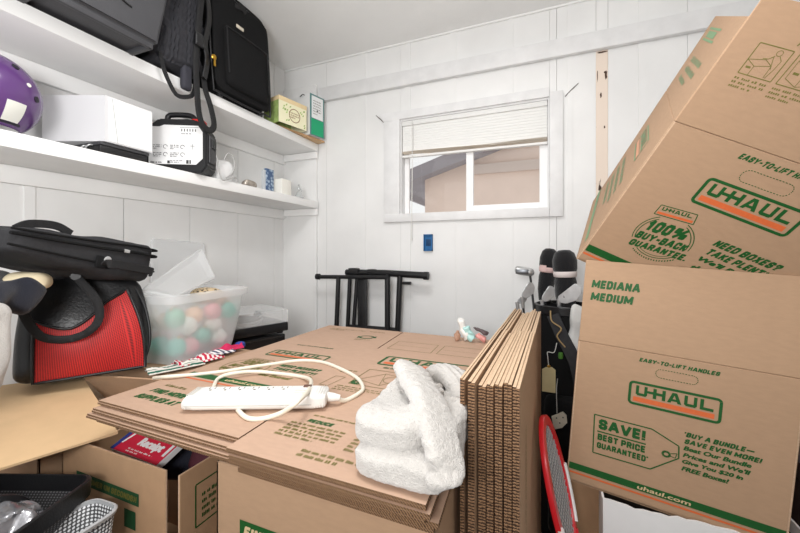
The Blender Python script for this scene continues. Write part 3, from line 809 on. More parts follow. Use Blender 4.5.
# packing picture, leaf mark
ol.path([(.47, .335), (.62, .335), (.62, .455), (.47, .455)], .0024, True); ol.path([(.48, .37), (.53, .435), (.60, .42), (.55, .35), (.48, .37)], .0018); ol.arc(.565, .395, .022, 0, 360, .0018, 18); ol.line((.53, .435), (.55, .35), .0015)
g.arc(.485, .35, .010, 0, 360, .012, 16)
ol.scribble(.45, .285, .16, .035, 3, rnd)
ol.path([(.63, .335), (.75, .335), (.75, .455), (.63, .455)], .0024, True); ol.path([(.645, .36), (.69, .43), (.735, .38), (.69, .35), (.645, .36)], .0018)
ol.scribble(.40, .40, .05, .03, 2, rnd); ol.path([(.405, .30), (.43, .30), (.44, .37), (.41, .37)], .0016, True)
g.text('REDUCE', .502, .121, .06, .013, .05, .15); g.text('REUSE', .64, .121, .055, .013, .05, .15); ol.scribble(.50, .145, .25, .012, 1, rnd)
ol.scribble(.475, .058, .125, .058, 5, rnd, .7); ol.scribble(.625, .058, .12, .058, 5, rnd, .7)
ol.scribble(.56, .015, .2, .026, 2, rnd, .7)
g.build('green_print', green_ink, top_layer, top_map); o_.build('orange_print', orange_ink, top_layer, top_map); ol.build('olive_print', olive_ink, top_layer, top_map)
pkT.build('web_address', pale_ink, top_layer, lambda x, y: (x, y, .0081 + .0008))
# ------------------------------------------------------------------ cartons under the pile
ZP = ZT - 5 * .0102 - .001                 # underside of the pile
FRY = .492
# box with the dark green label, open top
x0, x1 = at(215.5, 466.5, z=.850).x, -.146
ZB2 = at(335, 495, y=FRY).z
c2, P2, F2 = carton('open brown box with dark green label under the wide pile of flattened boxes', T(x0, FRY, .455) , x1 - x0, .44, ZP - .455 - .004, {}, m=card)
h2 = ZP - .459
g = Ink(); lx = at(240, 519, y=FRY).x - x0; lz = at(240, 519, y=FRY).z - .455
g.rect(lx, lz - .045, lx + .27, lz); k = Ink(); k.text('FIND YOUR BOX', lx + .008, lz - .030, .2, .022, .045, .25)
k.text('uses online', lx + .008, lz - .040, .1, .007, .03)
g.build('green_label', green_ink, P2['front'], front_map); k.build('label_lettering', pale_ink, P2['front'], lambda x, y: (x, -.0012, y))
# open box at the left with the receipt book
a0, a1 = at(83, 446, z=.80), at(167, 470, z=.80)
b0_, b1_ = at(180, 472, z=.80), at(218, 455, z=.80)
bx = -1.10
M1 = T(bx, a1.y - .004, .40)
W1 = b0_.x - bx + .012
c1, P1, F1 = carton('open brown box holding a red and blue receipt book, one flap folded out', M1, W1, .27, .40, {}, m=card_in)
# front and side walls stand apart at the slit corner: trim the front wall short
P1['front'].scale = ((a1.x - bx) / W1, 1, 1)
P1['left'].scale = (1, 1, .90)
A, B = at(118, 434, z=.812), at(81, 376, z=.866)
C_, D_ = at(-60, 396, z=.872), at(-75, 494, z=.806)
bm = bmesh.new()
def flapfn(u, v):
    p = (A * (1 - u) + D_ * u) * (1 - v) + (B * (1 - u) + C_ * u) * v
    return p + V((0, 0, .006 * math.sin(PI * u * .5) * math.sin(PI * v)))
add_grid(bm, flapfn, 10, 10, TH)
ob = finish(bm, 'flap', kraft_pale); ob.parent = c1; ob.matrix_parent_inverse = M1.inverted()
# back flap, seen as a thin lit edge beyond the opening
E0, E1 = at(84, 374, z=.885), at(162, 379, z=.868)
bm = bmesh.new()
add_grid(bm, lambda u, v: E0.lerp(E1, u) + V((.02 * v, .06 * v, -.10 * v)), 4, 2, TH)
ob = finish(bm, 'flap', card); ob.parent = c1; ob.matrix_parent_inverse = M1.inverted()
q0 = M1.inverted() @ at(97, 486, y=a1.y); q1 = M1.inverted() @ at(141, 494, y=a1.y)
sc_ = (a1.x - bx) / W1; gx0, gx1, gz = q0.x / sc_, q1.x / sc_, q1.z + .002
g = Ink(); g.rect(gx0 - .08, gz - .028, gx1, gz); g.rect(gx1 - .055, gz - .082, gx1 - .012, gz - .042)
k = Ink(); k.text('CUSTOMER (IN SECONDS)!', gx0 - .07, gz - .021, gx1 - gx0 + .064, .014, .03, .2)
g.build('green_label', mat('dark_green_ink', (22, 70, 38), .7), P1['front'], front_map); k.build('label_lettering', olive_ink, P1['front'], lambda x, y: (x, -.0012, y))
g = Ink(); g.path([(.035, .27), (.17, .27), (.17, .36), (.035, .36)], .003, True); g.scribble(.05, .28, .1, .06, 4, random.Random(4), .6)
g.build('outline_print', green_ink, P1['right'], front_map)
# supports below, out of the picture
s2_, _, _ = carton('closed brown box standing on the floor beneath the open boxes', T(-.60, .47, .002), .445, .48, .445, closed=True)
s1_, _, _ = carton('low closed brown box on the floor beneath the open box with receipt book', T(-1.10, .485, .002), .44, .28, .39, closed=True)

# receipt book
red = mat('red_print', (206, 38, 66), .5); blu = mat('blue_print', (30, 52, 120), .5); wht = mat('white_print', (238, 238, 238), .5)
r0, r1, r2 = at(119, 448, z=.775), at(168, 462, z=.775), at(138, 424, z=.80)
Mb = frame((at(119, 452, z=.765)), (at(166, 470, z=.765) - at(119, 452, z=.765)), (r2 - r0))
Mb.translation += V((-.026, -.004, .006))
bk = thing('receipt_book', 'red and blue receipt book standing in the open box at the left', 'book', Mb)
BWd, BH2 = (at(166, 470, z=.765) - at(119, 452, z=.765)).length, .16
bm = bmesh.new(); add_box(bm, (BWd / 2, BH2 / 2, -.008), (BWd, BH2, .016), bev=.001, seg=1); finish(bm, 'pages', white_card, bk)
g = Ink(); g.rect(.0, 0, BWd, BH2); g.build('red_cover', red, bk, lambda x, y: (x, y, .0012))
g = Ink(); g.poly([(-.0, BH2 * .2), (BWd * .28, BH2), (0, BH2)]); g.rect(-.001, 0, .012, BH2); g.build('blue_band', blu, bk, lambda x, y: (x, y, .0018))
g = Ink(); g.poly([(.012, 0.02), (.018, 0.02), (BWd * .36, BH2), (BWd * .30, BH2)]); g.rect(BWd * .93, .02, BWd * .98, BH2)
g.text('Money/Rent', BWd * .36, .056, BWd * .52, .028, .05, .1); g.text('Receipt', BWd * .36, .018, BWd * .5, .03, .05, .1); g.scribble(BWd * .3, -.0 + .004, BWd * .5, .012, 2, random.Random(1), .6)
g.build('white_lettering', wht, bk, lambda x, y: (x, y, .0024))
# dark things beside it
p = at(170, 455, z=.77)
rbox('navy_folder', (.075, .012, .06), .008, navy, None, 4, lambda q: (q.x, q.y + .01 * math.sin(q.x * 30), q.z), T(p.x - .02, p.y + .05, .745) @ Rz(.5) @ Rx(-.9))
tag(bpy.data.objects['navy_folder'], 'dark navy folder beside the receipt book in the open box', 'folder')
p = at(188, 459, z=.77)
rbox('maroon_pouch', (.05, .025, .05), .02, mat('maroon_cloth', (78, 34, 44), .8, bump=.3), None, 5, None, T(p.x - .005, p.y + .075, .75) @ Rz(.3) @ Rx(-.6))
tag(bpy.data.objects['maroon_pouch'], 'dark maroon pouch between navy folder and box wall', 'pouch')

# ------------------------------------------------------------------ upright bundle of flattened boxes
ytop = .606; zt_ = 1.036
n1, n2 = at(460, 372, y=ytop), at(522, 378, y=ytop)
f1, f2 = at(515, 312, y=1.47), at(542, 312, y=1.47)
nb_ = 7
vnames = ['nearest the towel', 'second from the towel', 'third from the towel', 'fourth from the towel', 'third from the golf bag', 'second from the golf bag', 'nearest the golf bag']
end_mat = wave_mat('fluted_edge', (58, 38, 23), (138, 105, 76), 62, 'Z', .85, 3.5, .6, (.3, .62))
rim2 = mat('cut_cardboard_rim', (206, 178, 148), .85, bump=.3, bscale=200, var=.1, vscale=150)
rnd = random.Random(21)
for k in range(nb_):
    fa, fb = k / nb_, (k + .74 + .05 * (k % 3)) / nb_
    dn = [.0, -.004, .012, .010, .004, .006, .0, -.006][k]; dz = [.0, -.002, -.012, -.008, -.004, .0, -.003, -.002][k]
    if k == 0: fb -= .03
    xa0, xb0 = n1.x + (n2.x - n1.x) * fa, n1.x + (n2.x - n1.x) * fb
    xa1, xb1 = f1.x + (f2.x - f1.x) * fa, f1.x + (f2.x - f1.x) * fb
    t = thing('flattened_box', 'upright flattened box, ' + vnames[k] + ' in the tall bundle', 'flattened box', T((xa0 + xb0) / 2, ytop, .003), 'upright bundle of flattened boxes')
    for lay in (0, 1):
        for half in (0, 1):
            y0 = dn if half == 0 else .452; y1 = .448 if half == 0 else f1.y - ytop + rnd.uniform(-.01, .01)
            z1 = zt_ + dz - .003 + (0 if half == 0 else -.004 + rnd.uniform(-.004, .006)) - .002 * lay
            def X(y, s): 
                u = y / (f1.y - ytop); L = xa0 + (xa1 - xa0) * u; R_ = xb0 + (xb1 - xb0) * u
                return (L + (R_ - L) * s) - (xa0 + xb0) / 2
            s0, s1 = (0, .48) if lay == 0 else (.52, 1)
            bm = bmesh.new()
            add_prism(bm, [(X(y0, s0), y0), (X(y0, s1), y0), (X(y1, s1), y1), (X(y1, s0), y1)], z1)
            bmesh.ops.recalc_face_normals(bm, faces=bm.faces)
            for f in bm.faces: f.material_index = 2 if f.normal.z > .5 else (1 if abs(f.normal.y) > .7 else 0)
            ob = finish(bm, 'cardboard_panel', [card, end_mat, rim2], t, None, 30)
            if k == nb_ - 1 and lay == 1 and half == 0: vp = ob
    if k == nb_ - 1:
        g = Ink(); rr = random.Random(8)
        g.scribble(.0, .0, .75, .045, 3, rr, .6)
        xo, yo = X(.10, 1), .10
        sl_ = (X(.4, 1) - X(.1, 1)) / .3
        g.build('green_print', olive_ink, vp, lambda x, y: (X(.10, 1) + (y) * sl_ + .0008, .10 + y, .16 + x))

# ------------------------------------------------------------------ power strip
p0, p1 = at(187, 406, z=ZT + .004), at(328, 404, z=ZT + .004)
L = (p1 - p0).length
Ms = frame(p0, p1 - p0, V((0, 0, 1)).cross(p1 - p0))
st = thing('power_strip', 'long white power strip lying on the wide pile of flattened boxes', 'power strip', Ms)
hw = .031
def body_fn(q):
    y = q.y
    if q.z < 0: return q
    return V((q.x + (.010 * (q.z / .016) if q.x < -L / 2 + .02 else 0), y, q.z))
rbox('body', (L / 2, hw, .0165), .011, white_plastic, st, 10, body_fn, T(L / 2, 0, .0165), smooth=50)
bm = bmesh.new()
for k in range(5):
    for s_ in (0, 1):
        xx = (L - .028 + k * .0055) if s_ else (.012 + k * .003)
        add_tube(bm, [(xx, hw + .0006, .006), (xx, hw * .72, .0325), (xx, -hw * .72, .0325), (xx, -hw - .0006, .006)], .0007, 5)
finish(bm, 'end_groove', mat('strip_groove', (214, 212, 206), .5), st)
tube('side_seam', [(.01, -hw - .0004, .012), (L * .5, -hw - .0004, .012), (L - .03, -hw - .0004, .012)], .0008, mat('seam_line', (176, 174, 168), .6), st, 6)
slot_m = mat('socket_slot', (120, 116, 108), .6)
for k in range(6):
    xx = .05 + k * (L - .14) / 5.2
    so = box('socket', (xx, .006, .0333), (.030, .026, .0012), white_plastic, st, bev=.0005, seg=1)
    bm = bmesh.new()
    for a, b_ in ((-.006, .004), (.006, .004)): add_box(bm, (xx + a, .006 + b_, .0341), (.0018, .008, .0006))
    add_tube(bm, [(xx, .006 - .0065, .0339), (xx, .006 - .0065, .0345)], .0028, 8)
    finish(bm, 'socket_slots', slot_m, so)
sw = box('switch', (L - .047, .012, .035), (.017, .011, .005), mat('brown_switch', (92, 62, 50), .4), st, bev=.001)
box('switch_bezel', (L - .047, .012, .0335), (.022, .016, .002), white_plastic, sw, bev=.0005)
bm = bmesh.new(); add_box(bm, (L - .052, -.020, .0328), (.034, .007, .0012)); add_box(bm, (L - .055, -.006, .0338), (.028, .005, .0006)); finish(bm, 'indicator_label', mat('strip_label', (206, 204, 198), .5), st)
tube('strain_relief', [(L - .002, .0, .016), (L + .012, .0, .015), (L + .026, .001, .013)], [.0105, .009, .006], white_plastic, st, 12)
cz = ZT + .0045
def cp(u, v, z=cz): return at(u, v, z=z)
R0 = Ms @ V((L + .02, .0, .013))
path = [R0, cp(345, 400.5), cp(358, 394), cp(363, 388), cp(357, 378), cp(341, 369), cp(322, 362), cp(300, 360.5), cp(272, 364), cp(245, 368), cp(222, 371.5), cp(195, 374.5), cp(168, 376.5, cz + .004), cp(154, 378, cz - .01)]
mcord = tube('cord', path, .0048, ivory, None, 10, n=8); under(mcord, st) if False else None
mcord.parent = st; mcord.matrix_parent_inverse = Ms.inverted()
path = [cp(212, 396, cz), cp(214, 386), cp(219, 378), cp(232, 373.5, cz + .010), cp(255, 371.5, cz + .006), cp(283, 374), cp(303, 377, cz + .002), cp(311, 381, cz + .016), cp(308, 391, ZT + .040), cp(297, 402, ZT + .046), cp(283, 412, ZT + .020), cp(266, 418), cp(252, 419), cp(244, 416)]
path += [cp(238, 410)]
c_b = tube('cord', path, .0048, ivory, None, 10, n=8); c_b.parent = st; c_b.matrix_parent_inverse = Ms.inverted()

# ------------------------------------------------------------------ folded towel
t0, t1 = at(350, 474, z=ZT + .003), at(440, 495, z=ZT + .003)
Mt = frame(t0, t1 - t0, V((0, 0, 1)).cross(t1 - t0))
def towel_solids(bm):
    def wob(s_, a): return lambda q: q + nvec((q.x * 16 + s_, q.y * 16, q.z * 16)) * a
    def band(c0, c1, w0, w1, h0, h1, z0, r, bend=0.):
        c0, c1 = V(c0), V(c1); L = (c1 - c0).length; d = (c1 - c0) / L; n_ = V((-d.y, d.x))
        def fn(q):
            u = q.x / L + .5; w = (w0 + (w1 - w0) * u); h = h0 + (h1 - h0) * u + .006 * math.sin(u * 7)
            p = c0 + d * (u * L) + n_ * (q.y * w / .05 + bend * math.sin(PI * u))
            z = z0 + (q.z + .05) / .1 * h
            k = nvec((p.x * 15, p.y * 15, z * 15 + z0 * 50)) * .007
            return (p.x + k.x, p.y + k.y, max(.001, z + k.z * (1 if z > .015 else 0)))
        add_rbox(bm, (L / 2, .05, .05), r, 16, fn)
    # two plump folded layers, the loose end laid diagonally over them and tucked under at the front
    def sash(path, w, t, up):
        P_ = smooth_path(path, 8); N = len(P_); rings = []
        for i, p in enumerate(P_):
            d = (P_[min(N - 1, i + 1)] - P_[max(0, i - 1)]).normalized(); u_ = i / (N - 1)
            side = d.cross(V(up)).normalized(); nn = side.cross(d)
            ww = w[0] + (w[1] - w[0]) * u_; tt = t[0] + (t[1] - t[0]) * u_
            ring = []
            for k in range(20):
                a = 2 * PI * k / 20; c, s_ = math.cos(a), math.sin(a)
                q = p + side * ww * math.copysign(abs(c) ** .7, c) + nn * tt * math.copysign(abs(s_) ** .7, s_)
                q += nvec((q.x * 16, q.y * 16, q.z * 16)) * .005
                q.z = max(.001, q.z); ring.append(bm.verts.new(q))
            rings.append(ring)
        for A_, B_ in zip(rings, rings[1:]):
            for k in range(20): bm.faces.new((A_[k], A_[(k + 1) % 20], B_[(k + 1) % 20], B_[k]))
        bm.faces.new(rings[0][::-1]); bm.faces.new(rings[-1])
    band((.070, -.010), (.090, .180), .070, .066, .036, .040, .0, .018)
    band((.048, .004), (.052, .190), .056, .052, .046, .054, .037, .024)
    band((.120, .03), (.125, .16), .034, .030, .070, .08, .0, .024)
    sash([(.030, .225, .070), (.034, .195, .096), (.060, .140, .103), (.096, .085, .094), (.126, .040, .070), (.144, .006, .038), (.130, .000, .018)], (.036, .030), (.017, .015), (.35, .15, .9))
    sash([(.046, .27, .03), (.060, .285, .066), (.098, .275, .070), (.135, .235, .060), (.150, .19, .04)], (.040, .036), (.020, .018), (.1, .2, .9))
    band((.075, .20), (.11, .27), .05, .05, .055, .055, .0, .022)
tow = fuse('folded_towel', towel_solids, terry, None, .0028, .0014, 110, Mt, 0, 1)
for v in tow.data.vertices:
    c = v.co
    if c.z > .05:
        r_ = 0
        if c.y > .215: r_ = .0022 * math.sin((c.x * .8 + c.y * .6) * 420)
        elif c.y > .12 and c.z > .075: r_ = .0018 * math.sin((c.x * .9 - c.y * .45) * 420)
        v.co = c + v.normal * r_
tow.data.update()
tag(tow, 'white terry towel folded in a bundle on the wide pile of flattened boxes', 'towel')
# ------------------------------------------------------------------ heap at the left
def atp(u, v, P, N):
    o = V((0, 0, CAMZ)); d = at(u, v, z=-50) - o if v > HOR + 1 else at(u, v, y=60) - o
    N = V(N); return o + d * ((V(P) - o).dot(N) / d.dot(N))
sa_, _, _ = carton('closed brown box under the red and black bag', T(-1.70, .468, .002), .57, .31, .79, closed=True)
sb_, _, _ = carton('closed brown box under the frosted tote', T(-1.70, .79, .002), .725, .31, .855, closed=True)
sc2, _, _ = carton('closed brown box under the turntable in the corner', T(-1.66, 1.105, .002), .56, .45, .775, closed=True)

# red and black bag
d0, d1 = at(9, 391, z=.885), at(139, 370, z=.885)
xd = (d1 - d0); LB = xd.length + .02
Md = frame(d0, xd, V((0, 0, 1)).cross(xd))
HB = .30; DB = .13
du = thing('duffel_bag', 'black bag with red mesh front pocket in front of the frosted tote', 'bag', Md)
def front_y(x, t): return -.012 * math.sin(PI * max(0, min(1, x / LB))) * math.sin(PI * min(1, t * 1.15)) + .055 * t * t
def bag_fn(q):
    x, y, z = q.x + LB / 2, q.y + DB / 2, q.z + HB / 2
    t = z / HB; s_ = y / DB
    yy = front_y(x, t) * (1 - s_) + (DB - .055 * t * t) * s_
    top = 1 - .10 * max(0, .45 - x / LB) * 2 - .05 * max(0, x / LB - .75) * 4
    zz = z * (top if t > .3 else 1 + (top - 1) * t / .3)
    n_ = noise.noise((x * 12, y * 12, z * 12)) * .006
    xx = x + (.018 * math.sin(PI * t) if x > LB / 2 else -.006 * math.sin(PI * t)) - .020 * t * (1 if x > LB / 2 else -1) * (abs(x / LB - .5) * 2)
    return (xx, yy + n_, zz + n_)
rbox('body', (LB / 2, DB / 2, HB / 2), .035, black_vinyl, du, 22, bag_fn, smooth=70)
mesh_red = dots_mat('red_mesh', (196, 34, 32), (80, 12, 14), 48, .30, .55)
def pocket(u, v, off=.006):
    xl = .045 + .02 * v * 0; xr = LB - .004 - .045 * v
    x = xl + (xr - xl) * u
    top = .60 - .10 * math.sin(PI * min(1, u / .75)) * (u < .75) + (.24 * max(0, (u - .35) / .65) ** 1.3)
    t = .035 + (top - .035) * v
    return V((x + (.014 * math.sin(PI * v) if u > .9 else 0), front_y(x, t) - off - .006 * math.sin(PI * u) * math.sin(PI * v), t * HB))
sheet('mesh_pocket', pocket, 34, 20, mesh_red, du, .002, None, 60, True)
edge = [pocket(0, v / 8, .008) for v in range(9)] + [pocket(u / 16, 1, .008) for u in range(1, 17)] + [pocket(1, 1 - v / 8, .008) for v in range(1, 9)] + [pocket(1 - u / 16, 0, .008) for u in range(1, 16)]
tube('pocket_piping', edge, .0042, black_vinyl, du, 8, closed=True)
nrm = Md.to_3x3() @ V((0, -1, 0)); Pc = Md @ V((LB / 2, -.02, HB * .6))
Mdi = Md.inverted()
def dl(u, v, off=0): return Mdi @ (atp(u, v, Pc, nrm) + nrm * off)
H = [dl(76, 276, .0), dl(84, 284, .016), dl(95, 296, .024), dl(100, 309, .024), (dl(98, 321, .024)), dl(88, 331, .024), dl(73, 337, .022), dl(55, 338, .022), dl(41, 334, .022), dl(30, 322, .018), dl(22, 308, .008)]
tube('handle', H, .01, webbing, du, n=6, flat=(.021, .005), up=lambda t: (0, 1, 0))
for q in (H[0], H[-1]):
    lathe('handle_ring', [(.011, -.003), (.013, 0), (.011, .003)], black_plastic, du, 14, M=T(*(q + V((0, -.006, 0)))) @ Rx(PI / 2))
bm = bmesh.new(); add_tube(bm, smooth_path([(.03, .07, HB * .90), (LB * .35, .065, HB * .985), (LB * .7, .065, HB * .99), (LB - .03, .07, HB * .90)], 5), .004, 6)
finish(bm, 'zipper', webbing, du)
# end seam
tube('end_piping', [(LB - .012, .0, .012), (LB + .008, .0, HB * .3), (LB - .002, .02, HB * .62), (LB - .03, .05, HB * .86)], .0042, black_vinyl, du, n=5)

# flat charcoal bag on top
k0, k1 = at(2, 262, x=-1.10), at(151, 283, x=-1.20)
xk = (k1 - k0); LK = xk.length
Mk = frame(k0, xk, V((0, 0, 1)).cross(xk))
lb = thing('laptop_bag', 'charcoal soft briefcase lying on its side on top of the red and black bag', 'bag', Mk)
TK, DK = .125, .24
def lap_fn(q):
    x, y, z = q.x + LK / 2, q.y, q.z
    f = .52 + .48 * min(1, x / (LK * .8))
    zz = (z + TK / 2) * f + .022 * max(0, 1 - x / (LK * .75)) ** 1.3
    n_ = noise.noise((x * 11, y * 11, z * 11 + 4)) * .010
    return (x, y + DK / 2 + n_ * .5, zz + n_)
rbox('body', (LK / 2, DK / 2, TK / 2), .026, grey_fabric, lb, 20, lap_fn, smooth=70)
def lapz(x, s_): 
    f = .52 + .48 * min(1, x / (LK * .8)); return s_ * TK * f + .022 * max(0, 1 - x / (LK * .75)) ** 1.3
for nm, s0, r_, mm in (('zipper', .70, .0042, black_fabric), ('seam_piping', .86, .003, black_fabric), ('lower_piping', .30, .003, black_fabric)):
    tube(nm, [(x * LK / 8, -.003, lapz(x * LK / 8, s0)) for x in range(0, 9)] + [(LK + .003, .05, lapz(LK, s0)), (LK + .003, DK - .04, lapz(LK, s0))], r_, mm, lb, 7, n=3)
q = V((LK * .72, -.006, lapz(LK * .72, .70)))
box('zipper_pull', q, (.018, .004, .010), metal, lb, bev=.001)
tube('grab_handle', [(LK * .56, -.004, lapz(LK * .5, .25)), (LK * .58, -.02, lapz(LK * .56, .30)), (LK * .75, -.024, lapz(LK * .7, .30)), (LK * .92, -.022, lapz(LK * .9, .28)), (LK * .97, -.004, lapz(LK * .96, .25))], .01, webbing, lb, n=6, flat=(.024, .007), up=(0, 1, 0))
box('handle_patch', (LK * .545, -.006, lapz(LK * .53, .32)), (.036, .008, .034), black_fabric, lb, bev=.003)
lathe('strap_ring', [(.009, -.002), (.012, 0), (.009, .002)], metal, lb, 14, M=T(LK * .57, -.012, lapz(LK * .55, .38)) @ Rx(PI / 2))
tube('top_loop', [(.03, .03, lapz(.03, .9)), (.06, .035, lapz(.06, 1.15)), (.12, .04, lapz(.12, 1.2)), (.16, .04, lapz(.16, 1.02))], .01, webbing, lb, n=5, flat=(.02, .006), up=(0, 1, 0))

# dark clothes and white towel at the picture's edge
def crumple(name, c, half, m, label, cat, seed, M=None, r=None, amp=.02, n=16, fq=14):
    def fn(q):
        k = nvec((q.x * fq + seed, q.y * fq, q.z * fq)) * amp
        return q + k + V((0, 0, .5 * amp * math.sin(q.x * 45 + seed)))
    o = rbox(name, half, r or min(half) * .9, m, None, n, fn, None, T(*c) @ (M or Matrix.Identity(4)), 80)
    return tag(o, label, cat)
p = at(18, 287, x=-1.13)
crumple('navy_jacket', (p.x - .075, p.y - .045, p.z - .016), (.085, .10, .045), navy, 'crumpled navy jacket beside the red and black bag, beneath the charcoal briefcase', 'clothing', 3, Rz(.25), amp=.026, n=22)
p = at(45, 280, x=-1.14)
crumple('cream_shirt', (p.x - .06, p.y - .005, p.z - .008), (.05, .04, .024), cream, 'cream cloth peeking out between navy jacket and charcoal briefcase', 'clothing', 9, Rz(-.6), amp=.010)
p = at(-45, 357, x=-1.13)
crumple('rolled_towel', (p.x, p.y, p.z + .004), (.07, .055, .100), terry, 'white towel standing at the edge of the frame beside the red and black bag', 'towel', 5, Rz(.5), r=.03, amp=.014, n=24)

# frosted tote
P0 = at(178, 366, z=.866)
ld = V((-.12, .99, 0)).normalized(); wd = V((-.99, -.12, 0)).normalized()
far = at(238, 346, z=.866)
Lb = (far - P0).dot(ld)
Mo = frame(P0, wd, -ld) if False else None
frost = bpy.data.materials.new('frosted_plastic'); frost.use_nodes = True
nt = frost.node_tree; b = nt.nodes['Principled BSDF']; b.inputs['Base Color'].default_value = (.93, .94, .95, 1); b.inputs['Roughness'].default_value = .32
b.inputs['Transmission Weight'].default_value = .0
o_n = [n for n in nt.nodes if n.type == 'OUTPUT_MATERIAL'][0]
trn = nt.nodes.new('ShaderNodeBsdfTransparent'); tls = nt.nodes.new('ShaderNodeBsdfTranslucent'); tls.inputs['Color'].default_value = (.93, .94, .95, 1)
m1 = nt.nodes.new('ShaderNodeMixShader'); m1.inputs[0].default_value = .5; m2 = nt.nodes.new('ShaderNodeMixShader'); m2.inputs[0].default_value = .62
nt.links.new(b.outputs[0], m1.inputs[1]); nt.links.new(tls.outputs[0], m1.inputs[2]); nt.links.new(m1.outputs[0], m2.inputs[1]); nt.links.new(trn.outputs[0], m2.inputs[2]); nt.links.new(m2.outputs[0], o_n.inputs['Surface'])
WB_ = .25; HT_ = .245
ctr = P0 + ld * Lb / 2 + wd * WB_ / 2
Mo = Matrix((ld, wd, V((0, 0, 1)))).transposed().to_4x4(); Mo.translation = ctr
tt = thing('storage_tote', 'frosted plastic tote full of ornament balls beside the red and black bag', 'storage tote', Mo)
def rrect(a, b_, r, n=5):
    return Ink.rr(-a, -b_, a, b_, r, n)
def loft(bm, rings):
    R_ = [[bm.verts.new((x, y, z)) for x, y in P] for P, z in rings]
    n = len(R_[0])
    for A_, B_ in zip(R_, R_[1:]):
        for k in range(n): bm.faces.new((A_[k], A_[(k + 1) % n], B_[(k + 1) % n], B_[k]))
    return R_
hx0, hy0 = Lb / 2, WB_ / 2; dx = .045; dy = .03
bm = bmesh.new()
lv = [(0, 0), (.02, .12), (.10, .5), (HT_ - .03, .9), (HT_ - .012, .95)]
R_ = loft(bm, [(rrect(hx0 + dx * k, hy0 + dy * k, .04), z) for z, k in lv] + [(rrect(hx0 + dx * k - .0025, hy0 + dy * k - .0025, .038), z + .0025) for z, k in lv[::-1]])
bm.faces.new(R_[0][::-1]); bm.faces.new(R_[-1])
finish(bm, 'bin', frost, tt, None, 40)
bm = bmesh.new()
k = .98; A_, B_ = hx0 + dx * k, hy0 + dy * k
R_ = loft(bm, [(rrect(A_ + .002, B_ + .002, .042), HT_ - .032), (rrect(A_ + .012, B_ + .012, .05), HT_ - .03), (rrect(A_ + .014, B_ + .014, .052), HT_ - .004), (rrect(A_ + .010, B_ + .010, .05), HT_), (rrect(A_ - .002, B_ - .002, .04), HT_), (rrect(A_ - .003, B_ - .003, .04), HT_ - .03)])
n = len(R_[0])
for k_ in range(n): bm.faces.new((R_[-1][k_], R_[-1][(k_ + 1) % n], R_[0][(k_ + 1) % n], R_[0][k_]))
finish(bm, 'rim', frost, tt, None, 40)
cols = {'teal': (44, 190, 170), 'white': (236, 234, 228), 'pink': (226, 150, 160), 'peach': (232, 178, 142), 'green': (70, 170, 130)}
bmats = {k: mat(k + '_ball', v, .3) for k, v in cols.items()}
rnd = random.Random(4); placed = []
spots_ = [('teal', -.100, -.075, .05), ('teal', .00, -.085, .07), ('teal', .12, -.10, .15), ('peach', -.03, -.08, .15), ('pink', .05, -.09, .155), ('white', -.06, -.085, .12), ('white', .08, -.09, .05), ('green', -.11, -.08, .155), ('pink', -.055, -.085, .045), ('white', .06, -.085, .105),
          ('peach', .10, -.04, .10), ('teal', -.10, .0, .05), ('white', -.11, .06, .05), ('pink', .02, .0, .05), ('white', .02, -.01, .13), ('peach', -.06, .01, .13), ('teal', .09, .05, .05), ('white', .1, .04, .13), ('pink', -.02, .08, .05), ('white', -.05, .09, .13), ('teal', .04, .09, .13)]
for c_, x, y, z in spots_:
    r_ = .034
    x = max(-hx0 - dx * z / HT_ + r_ + .004, min(hx0 + dx * z / HT_ - r_ - .004, x)); y = max(-hy0 - dy * z / HT_ + r_ + .005, y)
    w_ = Mo @ V((x, y, z))
    t = thing('ornament_ball', c_ + ' ornament ball seen through the wall of the frosted tote', 'ornament', T(*w_) @ Rx(rnd.uniform(-.6, .6)), 'ornament balls in the tote')
    lathe('ball', [(r_ * math.sin(PI * i / 14), -r_ * math.cos(PI * i / 14)) for i in range(15)], bmats[c_], t, 20)
    lathe('cap', [(.006, r_ - .002), (.006, r_ + .005), (.004, r_ + .006)], gold, t, 10)
# brown bundle at the top of the tote
p = at(216, 287, z=1.10)
leop = mat('brown_pattern', (120, 92, 62), .8); nt = leop.node_tree
vo = nt.nodes.new('ShaderNodeTexVoronoi'); vo.inputs['Scale'].default_value = 90; tc = nt.nodes.new('ShaderNodeTexCoord'); r = nt.nodes.new('ShaderNodeValToRGB')
r.color_ramp.elements[0].position = .3; r.color_ramp.elements[1].position = .5; r.color_ramp.elements[0].color = (.04, .025, .012, 1); r.color_ramp.elements[1].color = (.52, .40, .25, 1)
nt.links.new(tc.outputs['Object'], vo.inputs['Vector']); nt.links.new(vo.outputs['Distance'], r.inputs['Fac']); nt.links.new(r.outputs['Color'], nt.nodes['Principled BSDF'].inputs['Base Color'])
crumple('patterned_pouch', Mo @ V((.07, -.055, HT_ - .035)), (.055, .05, .03), leop, 'brown and black patterned pouch on top of the ornaments in the tote', 'pouch', 2, Rz(1.3), amp=.01)
